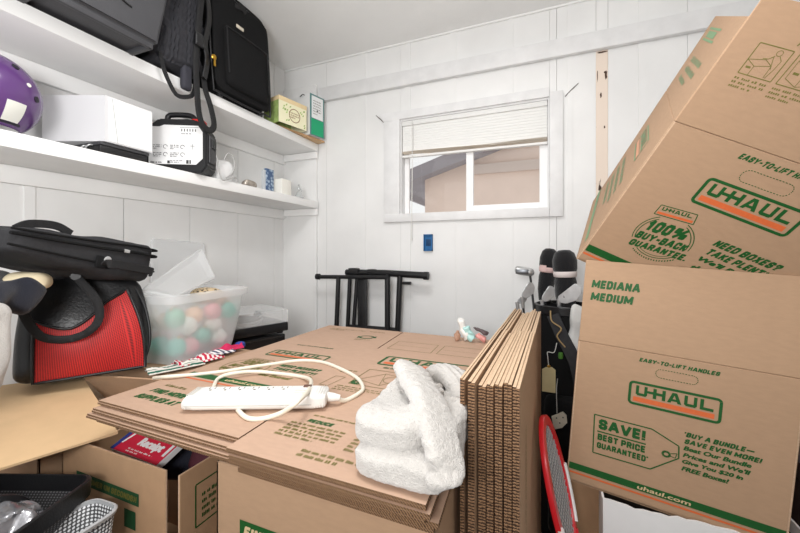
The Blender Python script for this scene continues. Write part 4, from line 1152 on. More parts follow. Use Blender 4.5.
# lids
def lid(name, P, label, th=.012):
    A_, B_, C_, D_ = [V(p) for p in P]
    t = thing(name, label, 'lid', T(*A_))
    q = lambda u, v: (A_ * (1 - u) + B_ * u) * (1 - v) + (D_ * (1 - u) + C_ * u) * v - A_
    nn = (B_ - A_).cross(D_ - A_).normalized()
    if nn.x < 0: nn = -nn
    def fn(u, v):
        e = min(u, 1 - u, v, 1 - v); return q(u, v) - nn * (th * min(1, max(0, (e - .05)) / .05))
    sheet('panel', fn, 24, 24, frost, t, .003, None, 40)
    ed = [q(*w_) for w_ in ((.0, .03), (0, .97), (.03, 1), (.97, 1), (1, .97), (1, .03), (.97, 0), (.03, 0))]
    tube('edge', ed, .006, frost, t, 8, closed=True)
    return t
lid('tote_lid', [at(142, 291, x=-1.24), at(201, 249, x=-1.40), at(214, 278, x=-1.30), at(174, 297, x=-1.16)], 'frosted tote lid slanting down into the open tote')
lid('tote_lid', [V((-1.60, at(150, 272, x=-1.60).y, .872)), at(152, 239, x=-1.69), at(204, 244, x=-1.69), V((-1.60, at(203, 280, x=-1.60).y, .872))], 'frosted tote lid propped upright against the wall behind the tote')

# striped fabric between tote and pile
st1 = wave_mat('red_stripe_cloth', (190, 34, 66), (232, 226, 222), 18, 'X', .8, 1.5, 0, (.45, .55)); st2 = wave_mat('green_stripe_cloth', (34, 92, 74), (220, 214, 206), 26, 'Y', .8, 1.5, 0, (.4, .6)); st3 = wave_mat('blue_stripe_cloth', (62, 66, 92), (226, 222, 222), 30, 'DIAGONAL', .8, 1., 0, (.4, .6))
mag = mat('magenta_cloth', (196, 30, 84), .7, bump=.3)
def scrap(name, u, v, z, L, Wd, a, m, label, seed, h=.014):
    p = at(u, v, z=z); 
    def fn(x, y): 
        return ((x - .5) * L, (y - .5) * Wd, .006 + h * (.5 + .5 * math.sin(x * 9 + seed)) * (.6 + .4 * math.cos(y * 7 + seed)) * math.sin(PI * min(1, max(0, y))) + .003 * math.sin(y * 20))
    o = sheet(name, fn, 20, 12, m, None, .003, T(*p) @ Rz(a), 60); return tag(o, label, 'fabric')
scrap('striped_cloth', 176, 369, .868, .16, .06, 1.2, st2, 'green and white striped cloth wedged between tote and wide pile', 1)
scrap('striped_cloth', 199, 362, .868, .15, .07, 1.4, st1, 'red and white striped cloth wedged between tote and wide pile', 2, .02)
scrap('striped_cloth', 215, 355, .870, .13, .06, 1.3, st3, 'slate and white striped cloth next to the magenta cloth', 3)
scrap('magenta_cloth', 228, 350, .872, .10, .06, 1.2, mag, 'magenta cloth at the far end of the striped cloths by the tote', 4, .022)
crumple('blue_cloth', at(240, 345, z=.872), (.018, .02, .016), mat('blue_cloth_scrap', (52, 70, 150), .8), 'small blue scrap between magenta cloth and turntable', 'fabric', 4, None, amp=.006, n=6)

# turntable on a black component
u0, u1 = at(237, 330.5, z=.900), at(288.2, 322.2, z=.900)
uy = (u1 - u0).normalized(); LT = .335
Mtt = Matrix((uy, V((-uy.y, uy.x, 0)), V((0, 0, 1)))).transposed().to_4x4(); Mtt.translation = u1 - uy * LT - V((0, 0, .048))
tn = thing('turntable', 'black record turntable with clear dust cover in the room corner', 'turntable', Mtt)
DT = .27
box('plinth', (LT / 2, DT / 2, .028), (LT, DT, .040), black_plastic, tn, bev=.003)
box('top_plate', (LT / 2, DT / 2, .0495), (LT - .004, DT - .004, .003), dark_metal, tn, bev=.001)
lathe('platter', [(.115, .051), (.122, .054), (.122, .068), (.116, .071), (.02, .0715), (.004, .072)], mat('platter_metal', (176, 176, 174), .35, .8), tn, 48, M=T(LT * .40, DT * .5, 0))
lathe('record_mat', [(.112, .0715), (.112, .0735), (.004, .0735)], black_plastic, tn, 40, M=T(LT * .40, DT * .5, 0))
arm = tube('tonearm', [(LT - .05, DT - .05, .085), (LT - .06, DT * .45, .088), (LT - .12, DT * .25, .082)], .004, metal, tn, n=5)
lathe('tonearm_base', [(.02, .05), (.02, .075), (.012, .09)], dark_metal, tn, 18, M=T(LT - .05, DT - .05, 0))
for x, y in ((.03, .03), (LT - .03, .03), (.03, DT - .03), (LT - .03, DT - .03)): lathe('foot', [(.016, -.004), (.018, .009)], black_plastic, tn, 14, M=T(x, y, 0))
clear = bpy.data.materials.new('clear_acrylic'); clear.use_nodes = True; nt = clear.node_tree; b = nt.nodes['Principled BSDF']
b.inputs['Base Color'].default_value = (.92, .93, .93, 1); b.inputs['Roughness'].default_value = .08; b.inputs['Alpha'].default_value = .22
bm = bmesh.new(); c_h = .062
for cc, ss in (((LT / 2, .002, .052 + c_h / 2), (LT, .003, c_h)), ((LT / 2, DT - .002, .052 + c_h / 2), (LT, .003, c_h)), ((.0015, DT / 2, .052 + c_h / 2), (.003, DT, c_h)), ((LT - .0015, DT / 2, .052 + c_h / 2), (.003, DT, c_h)), ((LT / 2, DT / 2, .052 + c_h), (LT, DT, .003))):
    add_box(bm, cc, ss)
finish(bm, 'dust_cover', clear, tn)
cp2 = thing('audio_component', 'flat black audio component underneath the turntable', 'audio component', Mtt @ T(-.01, .012, -.062))
lohi('case', (0, 0, .004), (LT, DT + .02, .052), black_plastic, cp2, bev=.003)
lohi('trim_strip', (.004, -.002, .040), (LT - .004, .001, .046), dark_metal, cp2)
lohi('front_plate', (.002, -.0015, .008), (LT - .002, .001, .036), mat('component_front', (24, 24, 26), .3), cp2)
for x, y in ((.03, .03), (LT - .03, .03), (.03, DT - .03), (LT - .03, DT - .03)): lathe('foot', [(.013, -.006), (.013, .006)], black_plastic, cp2, 12, M=T(x, y, 0))
# black cap lying on the cover
p = at(247, 308, x=-1.36)
# baskets at the lower left
sd_, _, _ = carton('closed brown box on the floor under the two baskets', T(-1.42, .03, .002), .66, .43, .60, closed=True)
def basket(name, C, xd, L, Wd, H, zr, m_wall, m_rim, label, rimh, flare=.88):
    xd = V((xd[0], xd[1], 0)).normalized(); yd = V((-xd.y, xd.x, 0))
    Mx = Matrix((xd, yd, V((0, 0, 1)))).transposed().to_4x4(); Mx.translation = V((C[0], C[1], zr - H)) + xd * L / 2 + yd * Wd / 2
    t = thing(name, label, 'basket', Mx)
    bm = bmesh.new(); uvl = bm.loops.layers.uv.verify()
    P = lambda k: rrect(L / 2 * k, Wd / 2 * k, .025, 4)
    R_ = loft(bm, [(P(flare), 0), (P(1), H - rimh)])
    bm.faces.new(R_[0][::-1])
    n = len(R_[0])
    bm.faces.ensure_lookup_table()
    per = [0.]
    for k_ in range(n): per.append(per[-1] + (R_[1][(k_ + 1) % n].co - R_[1][k_].co).length)
    for k_ in range(n):
        f = bm.faces[k_]
        for l in f.loops:
            idx = R_[0].index(l.vert) if l.vert in R_[0] else R_[1].index(l.vert)
            uu = per[k_] if idx == k_ else per[k_ + 1]
            l[uvl].uv = (uu, 0 if l.vert in R_[0] else H)
    o = finish(bm, 'wall', m_wall, t, None, 40)
    o.modifiers.new('w', 'SOLIDIFY').thickness = .002
    bm = bmesh.new()
    R_ = loft(bm, [(P(1), H - rimh), (rrect(L / 2 + .003, Wd / 2 + .003, .027, 4), H - rimh), (rrect(L / 2 + .004, Wd / 2 + .004, .027, 4), H - .002), (rrect(L / 2 + .002, Wd / 2 + .002, .026, 4), H), (P(.99), H), (P(.985), H - rimh)])
    for k_ in range(n): bm.faces.new((R_[-1][k_], R_[-1][(k_ + 1) % n], R_[0][(k_ + 1) % n], R_[0][k_]))
    finish(bm, 'rim', m_rim, t, None, 40)
    return t, Mx
blk_dots = dots_mat('black_perforated', (20, 20, 22), (92, 92, 94), 150, .22, .45)
lit_hole_dots = dots_mat('shaded_wall_lit_holes', (58, 58, 60), (206, 208, 210), 130, .30, .45)  # inner shade and light through the holes painted as wall colours
zr = .776; Cb = at(95, 475, z=zr); c2_ = at(4, 474, z=zr)
t, Mx = basket('mesh_basket', Cb, (c2_ - Cb), .36, .24, .13, zr, blk_dots, black_plastic, 'black perforated basket with packaging inside in the lower corner of the frame', .034, .80)
tube('handle', [(-.10, -.06, .10), (-.09, -.03, .136), (-.05, .04, .158), (-.06, .09, .146), (-.08, .115, .11)], .01, black_plastic, t, n=6, flat=(.022, .008), up=(1, 0, .2))
silver = mat('clear_packaging', (150, 150, 154), .14, .6, bump=1., bscale=40, var=.4, vscale=30)
dkpack = mat('dark_packaging', (58, 56, 60), .25, .2, bump=.5, bscale=40)
for k, (x, y, z, hx_, hy_, hz_, a, mm, lab) in enumerate(((-.085, .0, .106, .07, .045, .014, .4, silver, 'shiny silver wrapper on top in the black perforated basket'), (.06, -.03, .09, .07, .06, .03, -.3, dkpack, 'dark plastic packet at the back of the black perforated basket'), (.0, .05, .05, .10, .05, .03, .1, dkpack, 'dark packet low in the black perforated basket'))):
    w_ = Mx @ V((x, y, z)); crumple('plastic_packet', w_, (hx_, hy_, hz_), mm, lab, 'packet', k * 7 + 1, Rz(a), amp=.03, n=26, fq=32)
zr2 = .738; Cw = at(121, 506, z=zr2)
t, Mx2 = basket('lattice_basket', Cw, (-1, -.06), .085, .20, .11, zr2, lit_hole_dots, mat('grey_white_plastic', (176, 178, 180), .4), 'small grey white lattice basket beside the black perforated basket', .008)
w_ = Mx2 @ V((0, .0, .040)); crumple('dark_pouch', w_, (.026, .065, .028), black_fabric, 'black pouch inside the small lattice basket', 'pouch', 3, None, amp=.012, n=10)
# ------------------------------------------------------------------ golf bag and clubs
GB = at(562, 330, y=1.77); GX, GY = GB.x + .01, 1.77
gz = at(562, 309, y=1.66).z
gb = thing('golf_bag', 'black golf bag with clubs standing between the upright bundle and the printed boxes', 'golf bag', T(GX, GY, .003))
lathe('body', [(.10, 0), (.118, .01), (.120, .10), (.112, .35), (.116, gz - .10), (.122, gz - .03), (.122, gz), (.110, gz), (.106, gz - .06), (.02, gz - .062)], black_fabric, gb, 32)
lathe('top_collar', [(.119, gz - .035), (.127, gz - .03), (.128, gz + .002), (.118, gz + .006), (.112, gz - .02)], black_vinyl, gb, 32)
bm = bmesh.new()
for a in (0, PI / 3, 2 * PI / 3): add_box(bm, (0, 0, gz - .012), (.22, .012, .02), Rz(a), .004)
finish(bm, 'divider', black_fabric, gb)
rbox('side_pocket', (.085, .035, .17), .03, black_fabric, gb, 10, lambda q: (q.x, q.y - .135, q.z + .48))
rbox('ball_pocket', (.07, .03, .09), .028, black_vinyl, gb, 8, lambda q: (q.x, q.y - .135, q.z + .16))
tube('shoulder_strap', [(-.05, -.118, gz - .03), (-.02, -.15, gz - .10), (.035, -.18, gz - .22), (.055, -.18, gz - .36), (.04, -.15, gz - .46)], .01, grey_fabric, gb, n=6, flat=(.05, .014), up=(0, 1, 0))
tube('zip_cord', [(-.06, -.13, gz - .01), (-.055, -.150, gz - .05), (-.02, -.165, gz - .075), (-.035, -.165, gz - .11), (-.005, -.17, gz - .15)], .003, mat('tan_cord', (150, 126, 86), .7), gb, n=6)
lathe('cord_lock', [(.008, -.012), (.010, 0), (.008, .012)], mat('green_toggle', (70, 120, 44), .5), gb, 12, M=T(-.022, -.172, gz - .185))
def club_root(label, head): return thing('golf_club', label, 'golf club', T(*head))
def iron(px, a, label, tilt, scale=1., y=1.74):
    """px: hosel foot pixel; a: lean of the blade in the picture; the shaft runs down into the bag"""
    h = at(*px, y=y); t = club_root(label, h)
    P = [(0, -.012), (.020, -.020), (.055, -.016), (.076, .004), (.080, .026), (.066, .040), (.040, .028), (.012, .012), (0, .010)]
    bm = bmesh.new(); add_prism(bm, [(x * scale, z * scale) for x, z in P], .014, T(0, .007, 0) @ Ry(a) @ Rz(tilt) @ Rx(PI / 2))
    bmesh.ops.bevel(bm, geom=bm.edges[:], offset=.003, segments=2, affect='EDGES')
    finish(bm, 'head', metal, t)
    foot = V((GX + (h.x - GX) * .45, GY, .12)) - h
    d = foot.normalized()
    tube('hosel', [V((0, 0, 0)), d * .05], [.0085, .0075], metal, t, 10)
    tube('shaft', [d * .05, foot], .0052, dark_metal, t, 8)
    return t
iron((542, 300), -.6, 'iron whose blade shows between the two knit headcovers', .3, .9, 1.70)
iron((559, 299), -.30, 'iron with the largest blade, nearest the printed boxes', -.2, 1.25, 1.68)
iron((522, 297), -.65, 'iron with a tilted blade below the driver, over the upright bundle', .4, .95, 1.70)
iron((517, 302), -.2, 'small dull iron lowest above the end of the upright bundle', .6, .6, 1.71)
# driver with shiny crown
h = at(523, 271, y=1.72); t = club_root('driver with shiny silver head, leftmost and highest of the bare clubs', h)
def drv(q): return (q.x * (1 + .15 * q.x / .04), q.y, q.z - .35 * q.x * .4)
rbox('head', (.042, .034, .019), .0185, metal, t, 8, drv, smooth=80)
box('face_plate', (-.002, -.034, -.001), (.055, .004, .020), dark_metal, t, bev=.0015)
foot = V((GX - .05, GY, .12)) - h; d = (at(532, 300, y=1.74) - at(528, 274, y=1.72)).normalized()
tube('shaft', [V((.024, 0, 0)), V((.024, 0, 0)) + d * .13, foot], .0052, dark_metal, t, 8, n=4)
knit = mat('black_knit', (13, 13, 17), .95, bump=.9, bscale=260, sheen=.2); band_m = mat('white_knit_band', (214, 204, 202), .9, bump=.5, bscale=260); bandp = mat('pink_knit_band', (206, 176, 172), .9, bump=.5, bscale=260)
def cover(px, y, r_, hgt, label, bm_, lean, logo=False):
    h = at(*px, y=y); t = club_root(label, h)
    M_ = Ry(lean)
    prof = [(.0, hgt * .5), (r_ * .45, hgt * .49), (r_ * .8, hgt * .42), (r_, hgt * .25), (r_ * .98, hgt * .05), (r_ * .82, -hgt * .08)]
    lathe('headcover', prof[::-1] and [(.01, -hgt * .9), (r_ * .62, -hgt * .9), (r_ * .86, -hgt * .6), (r_ * .90, -hgt * .25), (r_ * .80, -hgt * .14), (r_ * .84, -hgt * .08)] + prof[::-1][1:], knit, t, 24, M=M_, smooth=80)
    lathe('knit_band', [(r_ * .74, -hgt * .155), (r_ * .93, -hgt * .13), (r_ * .97, -hgt * .03), (r_ * .90, 0)], bm_, t, 24, M=M_, smooth=80)
    if logo: sheet('woven_emblem', lambda u, v: M_ @ V((r_ * 1.0 * math.sin(-1.1 + .9 * u), -r_ * 1.02 * math.cos(-1.1 + .9 * u), -hgt * .12 + hgt * .16 * v)), 6, 4, bandp, t, .002)
    foot = V((GX + (h.x - GX) * .4, GY + .03, .12)) - h
    tube('shaft', [M_ @ V((0, 0, -hgt * .85)), foot], .0055, dark_metal, t, 8)
cover((565, 271), 1.71, .050, .185, 'club under the larger black knit headcover with a plain white band', band_m, -.04)
cover((548, 267), 1.80, .040, .175, 'club under the narrower black knit headcover with a pinkish emblem', bandp, .10, True)
p = at(576, 326, y=1.66)
crumple('white_towel', (p.x + .005, p.y - .015, p.z - .01), (.034, .02, .10), mat('pale_towel', (206, 206, 204), .9, bump=.4), 'small pale towel hanging at the golf bag beside the printed boxes', 'towel', 4, Ry(.1), amp=.012)
# tags
yt = 1.595
def tag_plate(name, P, m, label, thick=.002):
    Q = [at(*p_, y=yt) for p_ in P]; c = sum(Q, V()) / len(Q)
    t = thing(name, label, 'tag', T(*c))
    bm = bmesh.new(); add_prism(bm, [(q.x - c.x, q.z - c.z) for q in Q], thick, Rx(PI / 2)); finish(bm, 'card', m, t)
    return t, c
t, c = tag_plate('price_tag', [(542, 369), (546, 367), (552, 367), (555.5, 370), (555.5, 393), (542, 391)], mat('manila_tag', (216, 202, 156), .8, var=.05, vscale=30), 'yellowed paper tag hanging on a string from the golf bag')
lathe('eyelet', [(.004, -.003), (.007, 0), (.004, .003)], gold, t, 12, M=T(-.0, -.003, .042) @ Rx(PI / 2))
tube('string', [(0, -.004, .043), (-.004, -.004, .08), (-.004, -.002, .10), (.02, -.002, .101), (.03, .0, .14)], .0016, white_plastic, t, n=4)
t, c = tag_plate('club_tag', [(551.5, 416), (563, 411.5), (566.5, 415), (567, 422), (562, 427), (555, 428.5), (553, 424)], mat('ivory_plastic', (222, 214, 196), .5), 'small ivory plastic tag hanging below the yellowed paper tag', .008)
bm = bmesh.new()
for x, z in ((-.012, .012), (.012, .018), (.0, -.006)): add_tube(bm, [(x, -.0085, z), (x, -.0095, z)], .0028, 8)
finish(bm, 'print_dots', black_plastic, t)
tube('string', [(-.01, -.004, .03), (-.012, 0, .12), (-.008, .0, .17)], .0014, white_plastic, t, n=3)

# ------------------------------------------------------------------ red racket
c = at(559, 487, y=1.0)
ax = (at(574, 545, y=1.02) - at(543, 418, y=1.02)).normalized()
wv = V((.10, .99, .06)); wv = (wv - ax * wv.dot(ax)).normalized(); nv = ax.cross(wv)
Mr = Matrix((wv, -ax, nv)).transposed().to_4x4(); Mr.translation = c
rk = thing('tennis_racket', 'red and white tennis racket leaning upright in the gap beside the upright bundle', 'racket', Mr)
A_, B_ = .105, .165
ell = [(A_ * math.cos(t), B_ * math.sin(t), 0) for t in [2 * PI * k / 40 for k in range(40)]]
rd = mat('racket_red', (204, 30, 40), .3); rw = mat('racket_white', (232, 232, 232), .3)
tube('hoop', ell, .012, rd, rk, 10, closed=True, flat=(.024, .012), up=(0, 0, 1))
tube('hoop_stripe', [(A_ * 1.06 * math.cos(t), B_ * 1.04 * math.sin(t), .004) for t in [rad(190 + 50 * k / 12) for k in range(13)]], .008, rw, rk, 8)
tube('hoop_stripe', [(A_ * 1.06 * math.cos(t), B_ * 1.04 * math.sin(t), .004) for t in [rad(-50 + 50 * k / 12) for k in range(13)]], .008, rw, rk, 8)
bm = bmesh.new()
for k in range(-7, 8):
    x = A_ * k / 8; y = B_ * math.sqrt(max(0, 1 - (k / 8) ** 2)); add_tube(bm, [(x, -y, 0), (x, y, 0)], .0011, 5)
for k in range(-9, 10):
    y = B_ * k / 10; x = A_ * math.sqrt(max(0, 1 - (k / 10) ** 2)); add_tube(bm, [(-x, y, .001), (x, y, .001)], .0011, 5)
finish(bm, 'strings', mat('racket_strings', (168, 168, 170), .5), rk)
for s_ in (-1, 1): tube('throat', [(s_ * .055, -B_ * .84, 0), (s_ * .03, -.20, 0), (s_ * .012, -.26, 0)], .011, rd, rk, n=5)
tube('grip', [(0, -.25, 0), (0, -.42, 0)], [.015, .017], black_vinyl, rk, 12)

# ------------------------------------------------------------------ beneath the printed boxes
wq = at(603, 498, y=1.088)
wb = thing('white_box', 'white cardboard box with torn top edge under the printed boxes', 'cardboard box', T(wq.x, 1.088, .002))
Hh = wq.z - .004
rnd = random.Random(6)
xs = [i * .44 / 24 for i in range(25)]
top = [(x, Hh - .010 * x / .44 + rnd.uniform(-.004, .002) - (.004 if 3 < i < 9 else 0)) for i, x in enumerate(xs)]
bm = bmesh.new(); add_prism(bm, [(.44, 0)] + top[::-1] + [(0, 0)], .005, T(0, .005, 0) @ Rx(PI / 2)); finish(bm, 'front_panel', white_card, wb)
lohi('side_panel', (0, .005, 0), (.005, .33, Hh - .004), white_card, wb); lohi('side_panel', (.435, .005, 0), (.44, .33, Hh - .02), white_card, wb)
lohi('back_panel', (.005, .325, 0), (.435, .33, Hh - .005), white_card, wb)
lohi('gap_shade_sheet', (.006, .02, Hh - .06), (.434, .32, Hh - .052), mat('gap_shade_dark', (60, 50, 42), .9), wb)  # dark sheet painted in for the shade inside the open torn top
# bent brown sheet and the plain box behind
A_, B_ = at(568, 474, y=1.20), at(601, 486, y=1.17)
def brown(u, v): return (A_.x + (B_.x - A_.x) * u, A_.y + (B_.y - A_.y) * u + .02 * math.sin(PI * u), (A_.z + (B_.z - A_.z) * u) * (1 - v) + .003 * v)
o = sheet('cardboard_sheet', brown, 16, 6, card_in, None, .006); tag(o, 'bent brown cardboard sheet standing between racket and white box', 'cardboard sheet')
pp = mat('yellow_strip', (214, 196, 90), .6)
tube('edge_strip', [V(brown(1, 0)) + V((.004, 0, 0)), V(brown(1, 1)) + V((.004, 0, 0))], .002, pp, o, 6)
sx, _, _ = carton('plain closed brown box standing behind the white box', T(.11, 1.425, .002), .44, .16, .555, closed=True)
dk = thing('dark_filler_chest', 'added dark brown chest filling the dark void behind the printed boxes', 'chest', T(.66, 1.20, .003))  # made-up chest, added as a dark fill for the void here
filler_dark = mat('filler_dark_brown', (44, 26, 20), .6, var=.2, vscale=20, stretch=(1, 1, 8))
lohi('body', (0, 0, .0), (.55, .5, .62), filler_dark, dk, bev=.006); lohi('lid', (-.01, -.012, .622), (.56, .51, .67), filler_dark, dk, bev=.006)
box('latch', (.275, -.016, .61), (.05, .008, .06), dark_metal, dk, bev=.002)

# ------------------------------------------------------------------ folded black stand against the back wall
yr = 1.955
blkm = mat('black_tube', (24, 24, 26), .45)
def R(u, v, dy=0): return at(u, v, y=yr) + V((0, dy, 0))
rc = R(370, 275)
rk2 = thing('folding_stand', 'folded black metal stand leaning against the back wall behind the wide pile', 'stand', T(rc.x, yr, .003))
O_ = V((rc.x, yr, .003))
def rt(nm, P, r_, **k): return tube(nm, [p - O_ for p in P], r_, blkm, rk2, 12, **k)
def down(u0, v0, u1, v1, r_, nm='leg', dy=0.):
    a, b_ = R(u0, v0, dy), R(u1, v1, dy); d = (b_ - a); b2 = a + d * ((a.z - .012) / -d.z)
    b2 = V((max(min(b2.x, a.x + .06), a.x - .06), b2.y, b2.z)); rt(nm, [a, b_, b2], r_)
rt('cross_bar', [R(323, 276.5, -.03), R(389, 277, -.03)], .0125)
lathe('bar_cap', [(.012, -.018), (.019, -.014), (.019, .010), (.010, .016)], blkm, rk2, 14, M=T(*(R(320.5, 276.3, -.03) - O_)) @ Ry(-PI / 2))
lathe('joint_knob', [(.017, -.012), (.017, .012)], blkm, rk2, 14, M=T(*(R(389, 277, -.03) - O_)) @ Rx(PI / 2))
rt('upper_rail', [R(345, 272.5, .02), R(384, 273), R(425, 275.5, .0)], .020)
lathe('rail_cap', [(.023, -.016), (.023, .012)], blkm, rk2, 16, M=T(*(R(426.5, 275.8) - O_)) @ Ry(PI / 2))
rbox('bracket', (.035, .016, .018), .006, blkm, rk2, 3, None, T(*(R(354, 270.8) - O_))); rbox('bracket', (.028, .016, .014), .005, blkm, rk2, 3, None, T(*(R(372, 271.4) - O_)))
down(341, 276, 339, 327, .0145, dy=-.03); down(348.5, 274, 346, 327, .013, dy=.02); down(355, 274, 351, 330, .0125, dy=.03); down(389.5, 278, 389.5, 328, .0165, dy=-.03); down(400, 275, 397.5, 331, .0165, dy=.0)
a, b_ = R(362.5, 276), R(362.5, 332)
lohi('flat_plate', (a.x - .032 - O_.x, -.006, b_.z - .5), (a.x + .030 - O_.x, .012, a.z - .005), blkm, rk2, bev=.003)
rt('lower_rung', [R(350, 327), R(398, 330.5)], .0165)
rt('peg', [R(402, 283), R(411, 283.2)], .009)

# small wrapper on the far edge of the pile
p = at(469, 341.5, z=ZT + .002)
t = thing('crumpled_wrapper', 'small crumpled white, teal and red wrapper at the far edge of the wide pile', 'wrapper', T(*p))
for nm, (x, y, z), h_, m, a in (('white_piece', (-.02, 0, .046), (.012, .010, .040), white_plastic, -.4), ('teal_piece', (0, 0, .03), (.014, .01, .026), mat('teal_foil', (166, 206, 202), .3), -.5), ('red_piece', (.046, .0, .020), (.022, .008, .010), mat('red_foil', (214, 150, 144), .4), .5), ('brown_piece', (-.044, 0, .020), (.008, .007, .018), mat('brown_foil', (166, 130, 108), .5), .1), ('dark_strip', (.044, .003, .043), (.030, .008, .007), mat('dark_foil', (86, 74, 76), .4), .4)):
    rbox(nm, h_, min(h_) * .8, m, t, 8, lambda q: q + nvec((q.x * 60, q.y * 60, q.z * 60)) * .008, T(x, y, z) @ Ry(a))
# ------------------------------------------------------------------ wall shelves
XS = -1.415
def shelf(z, th, label):
    t = thing('wall_shelf', label, 'shelf', T(XL, 1, z))
    under(lohi('board', (XL + .002, -.6, z - th), (XS, YB - .023, z), shelf_white, bev=.002), t)
    under(lohi('wall_cleat', (XL + .002, -.6, z - th - .062), (XL + .022, YB - .024, z - th - .0005), shelf_white, bev=.002), t)
    under(lohi('end_cleat', (XL + .023, YB - .044, z - th - .045), (XS - .003, YB - .0235, z - th - .0005), shelf_white, bev=.002), t)
    return t
shelf(1.986, .050, 'upper white painted wall shelf carrying the luggage')
s_low = shelf(1.600, .047, 'lower white painted wall shelf carrying the purple helmet')
ZU, ZL = 1.9865, 1.6005
# dark plastic bin overhanging the upper shelf
e = at(159, 48, z=ZU + .006); fx = e.x; ye = e.y; y0 = .10
tb = thing('storage_bin', 'large dark grey plastic bin overhanging the upper shelf edge', 'storage bin', T(fx - .2, ye, ZU))
O_ = V((fx - .2, ye, ZU)); xb = XL + .03
bm = bmesh.new(); fl = .045; Hb = .36
def sq(k): return [(xb - O_.x, y0 - ye - fl * k), (fx - O_.x + fl * k, y0 - ye - fl * k), (fx - O_.x + fl * k, fl * k * .9), (xb - O_.x, fl * k * .9)]
R_ = loft(bm, [(sq(0), .012), (sq(1), Hb)]); bm.faces.new(R_[0][::-1]); bm.faces.new(R_[-1])
bmesh.ops.bevel(bm, geom=[e_ for e_ in bm.edges if abs((e_.verts[0].co - e_.verts[1].co).z) > .1 or max(v.co.z for v in e_.verts) < .05], offset=.012, segments=3, affect='EDGES')
finish(bm, 'bin_body', grey_plastic, tb)
# rim of the underside: ribs that stand down and leave two recesses
bm = bmesh.new(); xa, xbm = xb - O_.x + .02, fx - O_.x - .012; ya, yb_ = y0 - ye + .02, -.014
for c_, s_ in ((((xa + xbm) / 2, yb_ - .006, .005), (xbm - xa, .016, .018)), (((xa + xbm) / 2, (ya + yb_) / 2 + .06, .005), (xbm - xa, .02, .018)), ((xbm - .006, (ya + yb_) / 2, .005), (.014, yb_ - ya, .018)), ((xa + .006, (ya + yb_) / 2, .005), (.014, yb_ - ya, .018)), (((xa + xbm) / 2 , (ya + yb_) / 2 - .15, .005), (xbm - xa, .02, .018))):
    add_box(bm, c_, s_, None, .003)
finish(bm, 'base_rib', grey_plastic, tb)
def face_pt(y, z): return V((fx - O_.x + fl * (z - .012) / (Hb - .012) + .0015, y, z))
pth = [face_pt(-.155, .30), face_pt(-.15, .13), face_pt(-.145, .105), face_pt(-.12, .092), face_pt(-.098, .088)]
tube('moulded_groove', pth, .003, black_plastic, tb, 8, n=4)
lohi('bin_lid', (xb - O_.x - .005, y0 - ye - .06, Hb), (fx - O_.x + .06, .055, Hb + .03), black_plastic, tb, bev=.008)
# quilted backpack with dangling straps
xk = -1.36
q = lambda u, v, x=xk: at(u, v, x=x)
k0 = q(182, 45); Yk = k0.y
bp = thing('backpack', 'black quilted backpack with straps dangling over the upper shelf edge', 'backpack', T(-1.5, Yk, ZU))
O2 = V((-1.5, Yk, ZU))
wY = .115
def bp_fn(p):
    d = .010 * (math.sin(p.y * 190 + p.z * 150) * math.sin(p.y * 190 - p.z * 150)) if p.x > .05 else 0
    n_ = nvec((p.x * 9, p.y * 9, p.z * 9)) * .018
    return V((p.x + d + .03 * math.cos(p.z * 6), p.y * (1 - .12 * abs(p.z) / .2) + .02 * p.z, p.z + .212)) + n_
rbox('body', (.12, wY, .205), .06, mat('quilted_fabric', (40, 40, 45), .8, bump=.4, bscale=300), bp, 30, bp_fn, smooth=80)
rbox('hanging_pad', (.014, .022, .055), .012, mat('slate_pad', (50, 50, 58), .8, bump=.3), bp, 6, None, T(*(q(186, 77, -1.385) - O2)))
tube('strap_loop', [q(158, 40, -1.38) - O2, q(163, 66, -1.375) - O2, q(170, 84, -1.37) - O2, q(177, 95, -1.37) - O2, q(186, 97, -1.37) - O2, q(193, 94, -1.37) - O2, q(196, 80, -1.375) - O2], .01, webbing, bp, n=6, flat=(.017, .005), up=(1, 0, 0))
tube('long_strap', [q(203, -14, -1.34) - O2, q(199, 20, -1.34) - O2, q(196, 55, -1.345) - O2, q(197, 90, -1.35) - O2, q(200, 118, -1.355) - O2, q(208, 130, -1.36) - O2, q(214, 126, -1.37) - O2, q(211, 108, -1.375) - O2, q(205, 88, -1.38) - O2, q(202, 66, -1.385) - O2], .01, webbing, bp, n=6, flat=(.027, .005), up=(1, 0, .0))
rbox('strap_buckle', (.008, .02, .028), .006, black_plastic, bp, 4, None, T(*(q(199, 40, -1.335) - O2)))
tube('draped_strap', [q(206, -14, -1.37) - O2, q(209, 18, -1.365) - O2, q(205, 42, -1.36) - O2, q(207, 60, -1.365) - O2, q(204, 78, -1.37) - O2], .01, black_vinyl, bp, n=6, flat=(.030, .008), up=(1, .3, 0))
# black suitcase
xs_ = -1.395
b0, b1 = at(212, 93, x=xs_), at(271, 119, x=xs_)
Wc = b1.y - b0.y; Hc = .495
Ms_ = T(xs_, b0.y, ZU + .004)
sc = thing('suitcase', 'black soft upright suitcase with front pocket standing on the upper shelf', 'suitcase', Ms_)
lean = -.065
def su(q): return (q.x - .10, (q.y + Wc / 2) + lean * (q.z + Hc / 2) * 1.0 + .0, q.z + Hc / 2)
rbox('shell', (.10, Wc / 2, Hc / 2), .075, black_fabric, sc, 16, su, smooth=70)
rbox('front_panel', (.05, Wc / 2 - .012, Hc / 2 - .016), .05, black_fabric, sc, 18, lambda q: (q.x * .3 + .008, q.y + Wc / 2 + lean * (q.z + Hc / 2), q.z + Hc / 2), smooth=70)
rbox('front_pocket', (.018, Wc / 2 - .055, Hc * .27), .018, black_fabric, sc, 12, lambda q: (q.x + .028, q.y + Wc / 2 + lean * (q.z + Hc * .36), q.z + Hc * .36), smooth=70)
